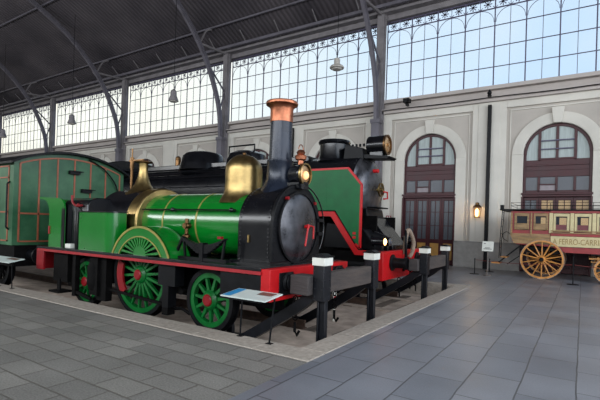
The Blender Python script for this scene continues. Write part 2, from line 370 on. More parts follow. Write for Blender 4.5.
# arched doors
def make_door(idx, c, lit):
    r = sroot('door_%d' % idx, (c, WY+0.25, 0)); Y = WY+0.22
    def fr(b, x0, x1, z0, z1, d=0.05, mi=0): b.box(c+x0, c+x1, Y-d, Y+0.05, z0, z1, mi)
    b = MB()
    b.lathe((c, Y, DS), (0,-1,0), [(DR-0.12,-0.05),(DR-0.005,-0.05),(DR-0.005,0.06),(DR-0.12,0.06)], 28, 0, closed=True, a0=0, a1=PI)
    fr(b, -DR+.005, -DR+0.11, 3.2, DS); fr(b, DR-0.11, DR-.005, 3.2, DS)
    fr(b, -DR+.11, DR-.11, 4.12, 4.55, 0.07); fr(b, -DR+.11, DR-.11, 4.30, 4.36, 0.11)
    fr(b, -DR+.11, DR-.11, 3.86, 4.16, 0.05)
    for x in (-0.62, 0.62): fr(b, x-0.05, x+0.05, 4.5, DS+0.92, 0.07)
    fr(b, -0.05, 0.05, 4.5, DS+1.1, 0.05)
    fr(b, -0.62, 0.62, 4.55, 4.62, 0.08)
    for x in (-0.62, 0.0, 0.62): fr(b, x-0.045, x+0.045, 3.26, 3.9, 0.06)
    fr(b, -0.62, 0.0, 3.53, 3.58, 0.06); fr(b, -DR+.11, DR-.11, 3.2, 3.32, 0.06)
    b.build('arched_frame', ['maroon'], r, bevel=0.008)
    b = MB()
    for z in (4.98, 5.32): b.box(c-0.58, c+0.58, Y-0.10, Y-0.06, z-0.02, z+0.02)
    b.build('window_bar', ['mullion'], r)
    b = MB(); b.box(c-DR-0.03, c+DR+0.03, WY-0.05, WY+0.28, 3.13, 3.21); b.box(c-DR+0.0, c+DR-0.0, WY-0.0, WY+0.28, 3.05, 3.13)
    b.build('transom', ['maroon'], r, bevel=0.01)
    b = MB(); b.box(c-DR-0.05, c+DR+0.05, Y+0.10, Y+0.14, 0, 4.6); b.build('backing', ['blackmat'], r)  # added dark sheet, blocks bright sky in the gaps between leaves
    # glazing
    b = MB(); n = 24; Rg = DR-0.1
    poly = [(c-Rg, 4.5)]+[(c-Rg*math.cos(PI*i/n), DS+Rg*math.sin(PI*i/n)) for i in range(n+1)]+[(c+Rg, 4.5)]
    b.prism(poly, 'xz', Y-0.005, Y+0.01); b.build('lunette_pane', ['curtain'], r, smooth=False)
    b = MB(); b.box(c-Rg, c+Rg, Y-0.005, Y+0.01, 3.25, 3.88, 0); b.box(c-0.6, c, Y-0.012, Y-0.006, 3.3, 3.54, 1)
    b.build('transom_pane', ['glassd', 'glassm'], r, smooth=False)
    # leaves
    W = DR*2-0.02; lw = W/4
    for k in range(4):
        x0 = c-W/2+k*lw+0.004; x1 = x0+lw-0.008
        b = MB(); st = 0.09
        b.box(x0, x0+st, Y-0.06, Y+0.03, 0.03, 3.05); b.box(x1-st, x1, Y-0.06, Y+0.03, 0.03, 3.05)
        for z0, z1 in ((0.03, 0.24), (0.98, 1.16), (2.92, 3.05)): b.box(x0+st, x1-st, Y-0.06, Y+0.03, z0, z1)
        for z in (1.78, 2.4): b.box(x0+st, x1-st, Y-0.04, Y+0.02, z-0.013, z+0.013)
        xm = (x0+x1)/2; b.box(xm-0.012, xm+0.012, Y-0.04, Y+0.02, 1.16, 2.92)
        lf = b.build('door_leaf', ['maroon'], r, bevel=0.005)
        b = MB(); b.box(x0+st-0.01, x1-st+0.01, Y-0.01, Y+0.0, 1.14, 2.94)
        b.build('pane', ['glasso' if (lit and k in (1, 2, 3)) else 'glassd'], r, parent=lf, smooth=False)
        b = MB(); b.box(x0+st-0.01, x1-st+0.01, Y-0.03, Y+0.0, 0.22, 1.0); b.box(x0+st+.04, x1-st-.04, Y-0.045, Y-0.03, 0.3, 0.92)
        b.build('lower_panel', ['ochre' if not lit else 'maroon'], r, parent=lf, smooth=False)
    b = MB(); b.box(c-DR-0.02, c-DR+0.05, WY-0.03, WY+0.24, 0.0, 3.06); b.box(c+DR-0.05, c+DR+0.02, WY-0.03, WY+0.24, 0.0, 3.06)
    b.build('door_jamb', ['maroon'], r, bevel=0.01)
for i, c in enumerate(centers): make_door(i+1, c, i == 2)

# clerestory: columns X, windows between them
COLX = [-8.45-10.12*k for k in range(-1, 6)]
NL = 8
def make_window(idx, xc_l, xc_r):
    x0, x1 = xc_l+0.18, xc_r-0.18; w = (x1-x0)/NL; Y = WY+0.22
    r = sroot('window_%d' % idx, ((x0+x1)/2, Y, 7.78))
    b = MB()
    for k in range(NL+1):
        x = x0+k*w; b.box(x-0.024, x+0.024, Y-0.018, Y+0.018, 7.78, 11.65)
    for k in range(NL): x = x0+(k+.5)*w; b.box(x-0.011, x+0.011, Y-0.01, Y+0.01, 7.78, 11.22)
    for z in (8.68, 9.56, 10.46): b.box(x0, x1, Y-0.02, Y+0.02, z-0.014, z+0.014)
    b.box(x0, x1, Y-0.06, Y+0.05, 7.78, 7.84)
    for z in (11.22, 11.66): b.box(x0, x1, Y-0.02, Y+0.02, z-0.022, z+0.022)
    for k in range(NL):
        x = x0+(k+.5)*w; rr = w/2-0.03
        b.lathe((x, Y, 11.20-rr), (0,-1,0), [(rr-0.018,-0.01),(rr,-0.01),(rr,0.01),(rr-0.018,0.01)], 14, 0, closed=True, a0=0, a1=PI)
    b.build('window_frame', ['mullion'], r)
    b = MB()
    for k in range(NL*2):
        xc = x0+(k+.5)*w/2; zc = 11.44; h = 0.19; q = w/4
        for a in range(8):
            t = a*PI/4+PI/8*0
            L = 0.17
            p1 = (xc+L*math.cos(t), Y, zc+L*math.sin(t))
            b.bar((xc, Y, zc), p1, 0.022, 0.012, 0, w1=0.045, up=(0,1,0))
        b.ring((xc, Y, zc), (0,1,0), 0.05, 0.02, 0.012, 8)
        b.box(xc+q-0.012, xc+q+0.012, Y-0.01, Y+0.01, 11.24, 11.64)
        for sx in (-1, 1):
            for sz in (-1, 1): b.bar((xc+sx*q, Y, zc+sz*0.21), (xc+sx*(q-0.1), Y, zc+sz*0.11), 0.025, 0.012, up=(0,1,0))
    b.build('frieze', ['mullion'], r)
    b = MB(); b.box(x0, x1, Y-0.004, Y+0.004, 7.8, 11.68); b.build('pane', ['glass'], r, smooth=False)
for k in range(len(COLX)-1): make_window(k+1, COLX[k+1], COLX[k])
# wall head beams and eave
b = MB()
b.box(XL, XR+0.6, WY+0.02, WY+0.5, 11.70, 12.10, 0)
b.box(XL, XR+0.6, WY-0.35, WY+0.02, 11.95, 12.10, 0)
b.box(XL, XR+0.6, 19.2, 19.32, 12.05, 12.2, 1)
struct(b.build('trim_4', ['ironlight', 'iron']))

# roof
RS = 0.42; RZ0 = 12.35; RIDGE = 2.0
def rz(y): return RZ0+RS*((WY-y) if y >= RIDGE else (WY-2*RIDGE+y))
YS = 2*RIDGE-WY
b = MB()
for (ya, yb) in ((20.6, RIDGE), (RIDGE, YS-0.7)):
    za, zb = rz(ya), rz(yb)
    vs = [(XL,ya,za),(XR,ya,za),(XR,yb,zb),(XL,yb,zb)]
    b.add(vs+[(x, y, z+0.2) for x, y, z in vs], [(0,1,2,3),(7,6,5,4),(0,4,5,1),(1,5,6,2),(2,6,7,3),(3,7,4,0)])
struct(b.build('ceiling', ['roof'], smooth=False))
b = MB(); y = 18.3
while y > 0:
    b.box(XL, XR, y-0.04, y+0.04, rz(y)-0.1, rz(y)-0.01); y -= 4.5
struct(b.build('trim_5', ['iron']))
b = MB()
for k in range(30):
    x = XR-1.0-k*2.44
    b.bar((x, 19.75, 12.02), (x-0.0, 18.9, rz(18.9)-0.02), 0.05, 0.05)
struct(b.build('trim_6', ['ironlight']))
# opposite wall, open glazing above it
b = MB(); b.box(XL, XR, YS-0.3, YS, 0, 5.0); struct(b.build('wall_south', ['plaster'], smooth=False))
b = MB(); b.box(XL-0.3, XL, YS, 20.4, 0, 12); struct(b.build('wall_west', ['plaster'], smooth=False))

# iron columns with curved ribs
ribpts = [(19.42,5.0),(19.42,6.6),(19.22,8.4),(18.75,9.7),(18.05,11.0),(17.05,12.25),(15.65,13.5),(14.2,14.35),(12.6,15.1),(10.2,16.12),(7.0,17.45),(3.0,19.05)]
rp = smooth_pts([(0, y, z) for y, z in ribpts], 5)
collabels = ['riveted iron roof column and curved rib out of frame to the right of the arched doors',
 'iron roof column and curved rib rising beside the large round headlamp',
 'iron roof column and curved rib rising left of the copper capped chimney',
 'iron roof column and curved rib standing left behind the brass safety valve',
 'iron roof column and curved rib above the middle of the green carriage roof',
 'farthest iron roof column and thin curved rib at the left edge', 'hidden iron roof column at far end of the hall']
for k, cx in enumerate(COLX[:-1]):
    r = thing('roof_column', (cx, 19.55, 0), collabels[k], 'column', 'iron columns and ribs along the wall')
    b = MB(); b.box(cx-0.17, cx+0.17, 19.62, 19.98, 0, 12.3); b.box(cx-0.24, cx+0.24, 19.74, 19.8, 0, 12.2)
    b.build('column_shaft', ['ironlight'], r)
    b = MB(); b.tube([(cx+0.0, p.y, p.z) for p in rp], 0, rect=(0.16, 0.26)); b.tube([(cx, p.y, p.z) for p in rp], 0, rect=(0.24, 0.04))
    b.build('curved_rib', ['iron'], r)
    b = MB(); b.box(cx-0.2, cx+0.2, 19.28, 19.62, 0, 6.7); b.box(cx-0.24, cx+0.24, 19.24, 19.62, 6.6, 6.8)
    b.build('pier', ['iron'], r, bevel=0.01)
    b = MB(); b.bar((cx, 17.6, 11.8), (cx, 19.62, 11.95), 0.1, 0.12); b.build('tie_bar', ['ironlight'], r)
    b = MB(); b.bar((cx, 18.3, 10.75), (cx, 19.65, 9.6), 0.07, 0.08); b.bar((cx, 19.65, 9.6), (cx, 19.3, 8.5), 0.07, 0.07)
    b.build('diagonal_brace', ['iron'], r)
    b = MB(); b.tube(smooth_pts([(cx, 17.5, 11.8), (cx, 17.72, 12.25), (cx, 17.98, 12.7), (cx, 18.4, rz(18.4)-0.05)]), 0, rect=(0.07, 0.08))
    b.build('roof_bracket', ['ironlight'], r)

# pendant lamps
def make_pendant(x, label, z=7.75, wide=False):
    r = thing('pendant_lamp', (x, 15, z), label, 'lamp', 'pendant lamps hanging from the roof')
    b = MB()
    if wide: b.lathe((x, 15, z), (0,0,1), [(0.27, 0), (0.29, 0.04), (0.24, 0.1), (0.12, 0.16), (0.12, 0.34), (0.08, 0.4), (0.0, 0.4)], 20)
    else: b.lathe((x, 15, z), (0,0,1), [(0.26, 0), (0.25, 0.05), (0.16, 0.28), (0.15, 0.5), (0.1, 0.56), (0.03, 0.6), (0.0, 0.6)], 20)
    b.build('lamp_shade', ['lampwhite' if wide else 'ironlight'], r)
    b = MB(); b.lathe((x, 15, z+0.01), (0,0,-1), [(0.22, 0), (0.18, 0.06), (0.0, 0.1)], 16); b.build('diffuser', ['lampwhite'], r)
    b = MB(); b.cyl((x, 15, z+0.39), (x, 15, rz(15)), 0.012, 6); b.build('wire', ['blackmat'], r)
make_pendant(-8.25, 'wide flat pendant lamp before the windows right of the chimney', 7.8, True)
make_pendant(-17.7, 'bell shaped pendant lamp hanging above the brass safety valve')
make_pendant(-27.1, 'bell shaped pendant lamp hanging above the green carriage roof', 7.55)
make_pendant(-36.4, 'small pendant lamp at the far left edge above the carriage', 7.5)

# ------------------------------------------------------------------ rails
RAILZ = -0.19
def track(yc, label):
    r = thing('railway_track', (-20, yc, -0.36), label, 'track')
    for s in (-1, 1):
        y = yc+s*0.87; b = MB()
        b.box(-60, -4.35, y-0.07, y+0.07, -0.355, -0.33); b.box(-60, -4.35, y-0.012, y+0.012, -0.33, -0.23); b.box(-60, -4.35, y-0.035, y+0.035, -0.23, RAILZ)
        b.build('rail', ['railtop'], r)
T1, T2 = 6.10, 11.0
track(T1, 'pair of rails under the small green and black locomotive')
track(T2, 'pair of rails under the large black locomotive')
b = MB()
for yc in (T1, T2):
    for s in (-1, 1):
        b.box(-30, -3.06, yc+s*0.87-0.42, yc+s*0.87-0.14, -0.36, -0.335, 0)
    x = -3.6
    while x > -30:
        b.box(x-0.12, x+0.12, yc-1.3, yc+1.3, -0.359, -0.342, 1); x -= 0.62
b.box(-30, -3.2, T1-0.5, T1+0.5, -0.36, -0.333, 0)
struct(b.build('trim_7', ['pit', 'pitdark'], smooth=False))
# ------------------------------------------------------------------ locomotive parts
def wheel(root, c, r, nsp, side, green='wgreen', hub='red', counter=None, width=0.12, spw=0.05, tire=0.07):
    """side -1: outer face towards -Y"""
    cx, cy, cz = c; b = MB()
    ri = r-tire
    b.ring(c, (0,1,0), ri, ri-0.085, 0.09, 48)
    b.lathe(c, (0,side,0), [(0.16,-0.08),(0.165,0.05),(0.12,0.09),(0.0,0.09)], 24)
    for k in range(nsp):
        t = 2*PI*(k+0.3)/nsp; d = Vector((math.cos(t), 0, math.sin(t)))
        b.bar(Vector(c)+d*0.11, Vector(c)+d*(ri-0.06), spw*1.25, 0.07, 0, w1=spw*0.75, h1=0.05, up=(0,1,0))
    w = b.build('wheel', [green], root)
    b = MB(); b.ring(c, (0,1,0), r, ri-0.003, width, 56, 0); b.ring((cx, cy-side*(width/2+0.012), cz), (0,1,0), r+0.028, ri, 0.024, 56, 0)
    b.build('tyre', ['blackmat'], root, parent=w)
    b = MB(); b.lathe((cx, cy+side*0.09, cz), (0,side,0), [(0.095, -0.02), (0.1, 0.012), (0.08, 0.03), (0.0, 0.03)], 24); b.build('hub_cap', [hub], root, parent=w)
    if counter:
        a0, a1 = counter; b = MB(); n = 12; P = arc((cx, cz), ri-0.07, a0, a1, n)+list(reversed(arc((cx, cz), ri-0.24, a0, a1, n)))
        b.prism(P, 'xz', cy+side*0.07-0.02, cy+side*0.07+0.02)
        b.build('counterweight', [hub], root, parent=w)
    return w

def buffer(root, x, y, z, r=0.13, L=0.32, m='blackmat'):
    b = MB(); b.lathe((x, y, z), (1,0,0), [(r*1.15, 0), (r*1.15, 0.03), (r*0.95, 0.04), (r*0.85, L*0.55), (r*0.5, L*0.56), (r*0.5, L*0.9), (r*1.05, L*0.92), (r*1.0, L), (0.0, L+0.015)], 24)
    b.dot((x+0.03, y-r, z+r*0.6), (1,0,0), 0.02)
    return b.build('buffer', [m], root)

# ====== small green and black engine ======
L1 = thing('steam_locomotive', (-7.0, T1, RAILZ), 'small bright green and black tank engine with brass dome and copper capped chimney', 'locomotive')
RBZ = 0.96
FX = -3.66; RX = -10.1; YN, YF = 4.9, 7.3
# running board and red valance
b = MB(); b.box(RX+0.02, FX-0.16, YN-0.015, YF+0.015, RBZ-0.035, RBZ+0.015); b.box(RX+0.3, FX-0.45, YN+0.12, YN+0.3, RBZ-0.1, RBZ-0.03)
b.build('running_board', ['black'], L1, bevel=0.005)
for s, y in ((-1, YN), (1, YF)):
    b = MB(); b.box(RX+0.1, FX-0.15, y+s*0.012-0.015, y+s*0.012+0.015, RBZ-0.085, RBZ-0.035); b.build('valance', ['redline'], L1)
# frames
for y in (T1-0.62, T1+0.62):
    b = MB(); b.box(-9.9, FX-0.15, y-0.015, y+0.015, 0.28, RBZ-0.03); b.build('frame_plate', ['grime'], L1)
b = MB(); b.box(-4.62, FX-0.17, YN+0.02, YN+0.06, 0.46, RBZ-0.09)
for z in (0.5, 0.86): 
    for k in range(5): b.dot((-4.55+k*0.15, YN+0.02, z), (0,-1,0), 0.012)
b.build('frame_plate', ['blackmat'], L1, bevel=0.004)
b = MB(); b.box(-6.15, -5.72, YN+0.1, YN+0.3, 0.5, RBZ-0.05); b.box(-6.05, -5.9, YN+0.12, YN+0.3, 0.12, 0.5); b.build('axle_guard', ['blackmat'], L1)
b = MB(); b.box(-8.2, -7.95, YN+0.1, YN+0.3, 0.1, RBZ-0.05); b.build('axle_guard', ['grime'], L1)
b = MB(); b.box(-8.83, -8.72, YN+0.1, YN+0.2, 0.0, RBZ-0.05); b.bar((-8.78, YN+0.14, 0.1), (-8.2, YN+0.14, 0.0), 0.05, 0.06); b.build('axle_guard', ['grime'], L1)
b = MB(); b.lathe((-8.15, YN+0.2, 0.2), (0,0,1), [(0.13,0),(0.16,0.1),(0.16,0.45),(0.12,0.55)], 18); b.build('reservoir', ['grime'], L1)
b = MB(); b.box(-9.6, -9.05, YN+0.12, YN+0.2, 0.25, RBZ-0.1); b.box(-9.55, -9.15, YN-0.0, YN+0.3, 0.02, 0.06); b.box(-9.4, -9.3, YN+0.1, YN+0.14, 0.04, 0.3); b.build('step_plate', ['grime'], L1)  # tall first box added to fill in the darkness behind the step
b = MB(); b.box(-9.7, -9.2, YN+0.5, YN+0.9, 0.1, RBZ-0.1); b.build('axle_guard', ['grime'], L1)
# buffer beam
b = MB(); b.box(FX-0.16, FX, YN, YF, 0.50, RBZ-0.0)
for y in (YN+0.04, YF-0.04):
    for z in (0.56, 0.7, 0.84): b.dot((FX, y, z), (1,0,0), 0.012)
b.box(FX-0.02, FX+0.012, YN+0.22, YN+0.58, 0.56, RBZ-0.06, 1)
b.box(FX-0.02, FX+0.015, YF-0.58, YF-0.22, 0.54, RBZ-0.06, 1)
b.build('buffer_beam', ['red2', 'blackmat'], L1, bevel=0.008)
for y in (YN+0.42, YF-0.42): buffer(L1, FX+0.005, y, 0.76, 0.125, 0.1)
b = MB(); b.box(RX, RX+0.14, YN, YF, 0.47, RBZ-0.05); b.box(RX+0.14, RX+0.3, YN, YN+0.05, 0.47, RBZ-0.05); b.build('buffer_beam', ['red'], L1, bevel=0.008)
# front coupling hook and chain
def chain(b, x, y, z, n=5, s=0.05):
    for k in range(n):
        ax = (1,0,0) if k % 2 else (0,1,0)
        b.lathe((x, y, z-k*s*1.6), ax, [(s*0.9+s*0.22*math.cos(t), s*0.22*math.sin(t)) for t in [i*PI/3 for i in range(6)]], 12, 0, closed=True)
b = MB(); b.tube([(FX, T1-0.05, 0.7), (FX+0.2, T1-0.05, 0.7), (FX+0.26, T1-0.05, 0.74), (FX+0.24, T1-0.05, 0.8)], 0.03); chain(b, FX+0.19, T1-0.05, 0.64, 7, 0.055)
b.build('coupling', ['grime'], L1)
for yy in (T1-0.62, T1+0.62):
    b = MB(); chain(b, FX+0.06, yy, 0.5, 5, 0.045); b.tube([(FX+0.06, yy, 0.14), (FX+0.06, yy, 0.0), (FX+0.1, yy, -0.05), (FX+0.14, yy, 0.02)], 0.022); b.build('side_chain', ['grime'], L1)
# wheels
YW = 5.24
for s in (-1, 1):
    y = T1+s*(T1-YW)
    wheel(L1, (-5.10, y, RAILZ+0.52), 0.52, 11, s, spw=0.05)
    wheel(L1, (-6.90, y, RAILZ+0.78), 0.78, 18, s, spw=0.045, counter=(2.75, 3.85))
    wheel(L1, (-8.62, y, RAILZ+0.49), 0.49, 11, s, spw=0.05)
for x, z in ((-5.10, 0.52), (-6.90, 0.78), (-8.62, 0.49)):
    b = MB(); b.cyl((x, YW, RAILZ+z), (x, 2*T1-YW, RAILZ+z), 0.07, 14); b.build('axle', ['grime'], L1)
# wheel leaf spring under board by front wheel, guard irons
b = MB(); b.box(-8.05, -7.75, YN+0.16, YN+0.3, 0.0, RBZ-0.08); b.box(-6.1, -5.95, YN+0.16, YN+0.32, -0.02, RBZ-0.08); b.bar((-8.0, YN+0.25, 0.25), (-5.9, YN+0.25, 0.12), 0.04, 0.05)
b.build('brake_gear', ['grime'], L1)
b = MB(); b.tube([(-6.1, YN+0.3, 0.05), (-5.8, YN+0.34, 0.1), (-5.6, YN+0.36, 0.02)], 0.03); b.cyl((-5.78, YN+0.28, 0.4), (-5.78, YN+0.5, 0.4), 0.06, 10)
b.build('pipework', ['grime'], L1)
# boiler
BZ = 1.58; BR = 0.575
b = MB(); b.cyl((-7.55, T1, BZ), (-4.74, T1, BZ), BR, 64)
boiler = b.build('boiler', ['green'], L1)
for x in (-6.72, -5.83):
    b = MB(); b.ring((x, T1, BZ), (1,0,0), BR+0.006, BR-0.02, 0.035, 64); b.build('boiler_band', ['lining'], L1, parent=boiler)
# brass firebox ring, black firebox
b = MB(); b.ring((-7.50, T1, BZ-0.02), (1,0,0), 0.72, 0.5, 0.34, 64); b.build('brass_ring', ['brass'], L1, bevel=0.03)
def casing(b, x0, x1, yc, hw, zb, zc, r, n=28, mi=0):
    P = [(yc+hw, zb)]+[(yc+r*math.cos(PI*i/n), zc+r*math.sin(PI*i/n)) for i in range(n+1)]+[(yc-hw, zb)]
    b.prism(P, 'yz', x0, x1, mi)
b = MB(); casing(b, -8.7, -7.62, T1, 0.69, RBZ, BZ-0.02, 0.70); 
for k in range(24): 
    t = PI*k/23; b.dot((-7.7, T1+0.70*math.cos(t), BZ-0.02+0.70*math.sin(t)), (0, math.cos(t), math.sin(t)), 0.014)
b.build('firebox', ['black'], L1)
# black inner tank behind
b = MB(); P = [(4.98, RBZ), (7.2, RBZ), (7.2, 1.82), (7.08, 1.93), (5.2, 1.93), (5.06, 1.88), (4.98, 1.76)]
b = MB(); b.prism([(5.06, RBZ), (7.14, RBZ), (7.14, 1.90), (7.02, 2.03), (5.28, 2.04), (5.12, 1.98), (5.06, 1.88)], 'yz', -9.35, -8.45)
b.build('side_tank', ['black'], L1, bevel=0.02)
b = MB(); b.tube([(-8.72, 5.03, RBZ), (-8.72, 5.03, 1.82)], 0.02); b.tube([(-8.80, 5.03, RBZ), (-8.80, 5.03, 1.84)], 0.014); b.build('handrail', ['black'], L1)
b = MB(); b.tube(smooth_pts([(-8.98, 5.03, 2.08), (-8.95, 5.03, 1.93), (-8.8, 5.03, 1.86), (-8.6, 5.03, 1.87)]), 0.022); b.sphere((-8.74, 5.03, 1.87), 0.04)
b.build('lever', ['red'], L1)
b = MB(); b.box(-9.04, -8.84, 4.94, 5.06, RBZ+0.015, 1.07); b.build('small_box', ['white'], L1, bevel=0.015)
# green tool tank with rounded front corner
b = MB()
ra = 0.2
P = [(-8.57, 4.96)]+[(-7.50-ra+ra*math.cos(t), 4.96+ra+ra*math.sin(t)) for t in [(-PI/2)+PI/2*i/8 for i in range(9)]]+[(-7.50, 5.3), (-8.57, 5.3)]
b.prism(P, 'xy', RBZ+0.015, 1.735)
for k in range(15):
    b.dot((-8.5+k*0.062, 4.96, 1.70), (0,-1,0), 0.008); b.dot((-8.5+k*0.062, 4.96, 1.0), (0,-1,0), 0.008)
for k in range(12):
    for x in (-8.52, -7.72): b.dot((x, 4.96, 1.03+k*0.06), (0,-1,0), 0.008)
tt = b.build('tool_tank', ['green'], L1)
b = MB(); b.prism([(x*1.0, y) for x, y in [(-8.6, 4.93)]+[(-7.47-ra+ra*math.cos(t), 4.93+ra+ra*math.sin(t)) for t in [(-PI/2)+PI/2*i/8 for i in range(9)]]+[(-7.47, 5.32), (-8.6, 5.32)]], 'xy', 1.735, 1.755)
b.build('tank_lid', ['black'], L1, parent=tt)
# cab / bunker side sheets with flared top
for y, s in ((4.97, -1), (7.23, 1)):
    P = [(-9.72, RBZ+0.015), (-9.12, RBZ+0.015), (-9.12, 1.78)]
    P += [(-9.12-0.24+0.24*math.cos(t), 1.78+0.24*math.sin(t)) for t in [PI/2*i/6 for i in range(1, 7)]]
    P += [(-10.16, 2.05), (-10.17, 2.02)]
    P += [(-10.02+0.3*math.sin(t), 1.70+0.3*math.cos(t)) for t in [PI/2*i/6 for i in range(7)]]
    b = MB(); b.prism(P, 'xz', y-0.015, y+0.015)
    for k in range(18): b.dot((-9.67, y+s*0.015, 1.02+k*0.045), (0,s,0), 0.006); b.dot((-9.17, y+s*0.015, 1.02+k*0.045), (0,s,0), 0.006)
    b.build('side_sheet', ['green'], L1)
b = MB(); P = [(-9.72, RBZ+0.015), (-9.69, RBZ+0.015), (-9.69, 1.70)]+[(-10.02+0.33*math.cos(t), 1.70+0.33*math.sin(t)) for t in [PI/2*i/6 for i in range(7)]]+[(-10.02+0.3*math.cos(t), 1.70+0.3*math.sin(t)) for t in [PI/2-PI/2*i/6 for i in range(7)]]
b.prism(P, 'xz', 4.985, 7.215); b.build('bunker_back', ['green'], L1)
b = MB(); b.box(-9.2, -9.1, 4.94, 4.955, 0.98, 1.8); b.build('handrail', ['black'], L1)
b = MB(); b.box(-9.1, -9.36, 5.02, 7.18, RBZ+0.02, 1.9); b.build('bunker_front', ['black'], L1)
b = MB(); b.box(-9.70, -9.67, 4.93, 4.955, 1.25, 1.42); b.build('number_plate', ['redline'], L1)
# splasher with radiating slots
SC = (-6.64, 0.62); SR = 0.885
for y0, s in ((4.97, -1), (7.23, 1)):
    a_0 = math.asin((RBZ+0.015-SC[1])/SR)
    b = MB()
    def ringseg(r0, r1, ya, yb, z_lim):
        a = math.asin(min(1, (z_lim-SC[1])/r1)); P = arc(SC, r1, a, PI-a, 40)
        a2 = math.asin(min(1, (z_lim-SC[1])/r0)); P2 = list(reversed(arc(SC, r0, a2, PI-a2, 40)))
        n = len(P); vs = [(x, ya, z) for x, z in P+P2]+[(x, yb, z) for x, z in P+P2]; fs = []
        for i in range(n-1):
            j = 2*n-1-i
            fs += [(i, i+1, j-1, j), (2*n+i, 2*n+j, 2*n+j-1, 2*n+i+1), (i, 2*n+i, 2*n+i+1, i+1), (j, j-1, 2*n+j-1, 2*n+j)]
        fs += [(0, 2*n-1, 4*n-1, 2*n), (n-1, 3*n-1, 3*n, n)]
        b.add(vs, fs)
    inn = y0-s*0.03
    ringseg(SR-0.22, SR, y0, inn, RBZ+0.015)
    ringseg(SR-0.03, SR, y0, y0-s*0.46, RBZ+0.015)
    # fan of bars radiating from board level
    zl = RBZ+0.015; fc = (SC[0], zl+0.0)
    b.prism(arc(fc, 0.17, 0, PI, 16), 'xz', y0, inn)
    for k in range(13):
        t = PI*(k+0.5)/13; dx, dz = math.cos(t), math.sin(t); q = fc[1]-SC[1]; rr = SR-0.19
        L = -dz*q+math.sqrt(dz*dz*q*q-q*q+rr*rr)
        b.bar((fc[0]+0.15*dx, y0-s*0.015, fc[1]+0.15*dz), (fc[0]+L*dx, y0-s*0.015, fc[1]+L*dz), 0.022, 0.03, w1=0.05, up=(0,1,0))
    sp = b.build('splasher', ['green'], L1)
    b = MB(); a = math.asin((zl-SC[1])/(SR-0.02)); 
    b.lathe((SC[0], y0, SC[1]), (0,-1,0), [(SR-0.045,-0.012),(SR-0.005,-0.012),(SR-0.005,0.012),(SR-0.045,0.012)], 40, 0, closed=True, a0=a, a1=PI-a)
    b.lathe((SC[0], y0, SC[1]), (0,-1,0), [(SR-0.205,-0.006),(SR-0.185,-0.006),(SR-0.185,0.012),(SR-0.205,0.012)], 40, 0, closed=True, a0=a*1.3, a1=PI-a*1.3)
    b.build('gold_line', ['lining'], L1, parent=sp)
    b = MB(); a = math.asin((zl-SC[1])/(SR-0.19)); b.prism(arc(SC, SR-0.1, a, PI-a, 20), 'xz', y0-s*0.10, y0-s*0.12); b.build('splasher_back', ['blackmat'], L1, parent=sp)
# smokebox
b = MB(); casing(b, -4.74, -4.06, T1, 0.66, RBZ, BZ, 0.665, 36)
def rivet_arch(b, x, r, hw, ax, mi=0, sp=0.062):
    n = int(PI*r/sp)
    for k in range(n+1):
        t = PI*k/n; p = (x, T1+r*math.cos(t), BZ+r*math.sin(t)); b.dot(p, ax or (0, math.cos(t), math.sin(t)), 0.016, mi)
    k = BZ
    while k > RBZ+0.05:
        k -= sp
        for s in (-1, 1): b.dot((x, T1+s*hw, k), ax or (0, s, 0), 0.016, mi)
rivet_arch(b, -4.69, 0.665, 0.662, None); rivet_arch(b, -4.12, 0.665, 0.662, None)
sb = b.build('smokebox', ['black'], L1)
b = MB(); casing(b, -4.06, -4.0, T1, 0.705, RBZ, BZ, 0.705, 36); rivet_arch(b, -4.0, 0.665, 0.665, (1,0,0))
b.build('front_plate', ['blackmat'], L1, bevel=0.01)
b = MB(); b.lathe((-4.03, T1-0.02, BZ-0.02), (1,0,0), [(0.585, 0.0), (0.585, 0.035), (0.56, 0.055), (0.48, 0.085), (0.3, 0.12), (0.12, 0.135), (0.0, 0.138)], 56)
dr = b.build('smokebox_door', ['door_steel'], L1)
b = MB(); b.ring((-3.985, T1, BZ-0.02), (1,0,0), 0.605, 0.565, 0.05, 56); b.build('door_rim', ['blackmat'], L1, parent=dr)
b = MB(); b.cyl((-3.87, T1+0.02, BZ+0.0), (-3.80, T1+0.02, BZ+0.0), 0.03, 12); b.tube([(-3.81, T1+0.02, BZ+0.03), (-3.80, T1-0.08, BZ-0.32)], 0.016)
b.tube([(-3.83, T1+0.02, BZ+0.03), (-3.83, T1+0.22, BZ+0.0), (-3.82, T1+0.2, BZ-0.2)], 0.016)
b.build('door_handle', ['red2'], L1, parent=dr)
for a in (2.3, 0.75):
    b = MB(); b.cyl((-3.99, T1+0.6*math.cos(a), BZ+0.6*math.sin(a)), (-3.93, T1+0.6*math.cos(a), BZ+0.6*math.sin(a)), 0.028, 10); b.build('door_clamp', ['red'], L1, parent=dr)
for z in (0.12, -0.12):
    b = MB(); b.box(-3.99, -3.93, T1+0.56, T1+0.72, BZ+z-0.03, BZ+z+0.03); b.build('door_hinge', ['blackmat'], L1, parent=dr)
b = MB(); b.tube([(-3.96, T1+0.78*math.cos(t), BZ+0.0+0.70*math.sin(t)) for t in [-0.6+(PI*0.75)*i/16 for i in range(17)]], 0.013); b.build('handrail', ['black'], L1)
b = MB(); b.box(-4.52, -4.49, T1-0.69, T1-0.66, 1.3, 1.42); b.build('petcock', ['brass'], L1)
# smokebox step/angle on platform
b = MB(); b.box(-4.8, -3.98, T1-0.78, T1+0.78, RBZ+0.0, RBZ+0.06); b.build('smokebox_saddle', ['black'], L1)
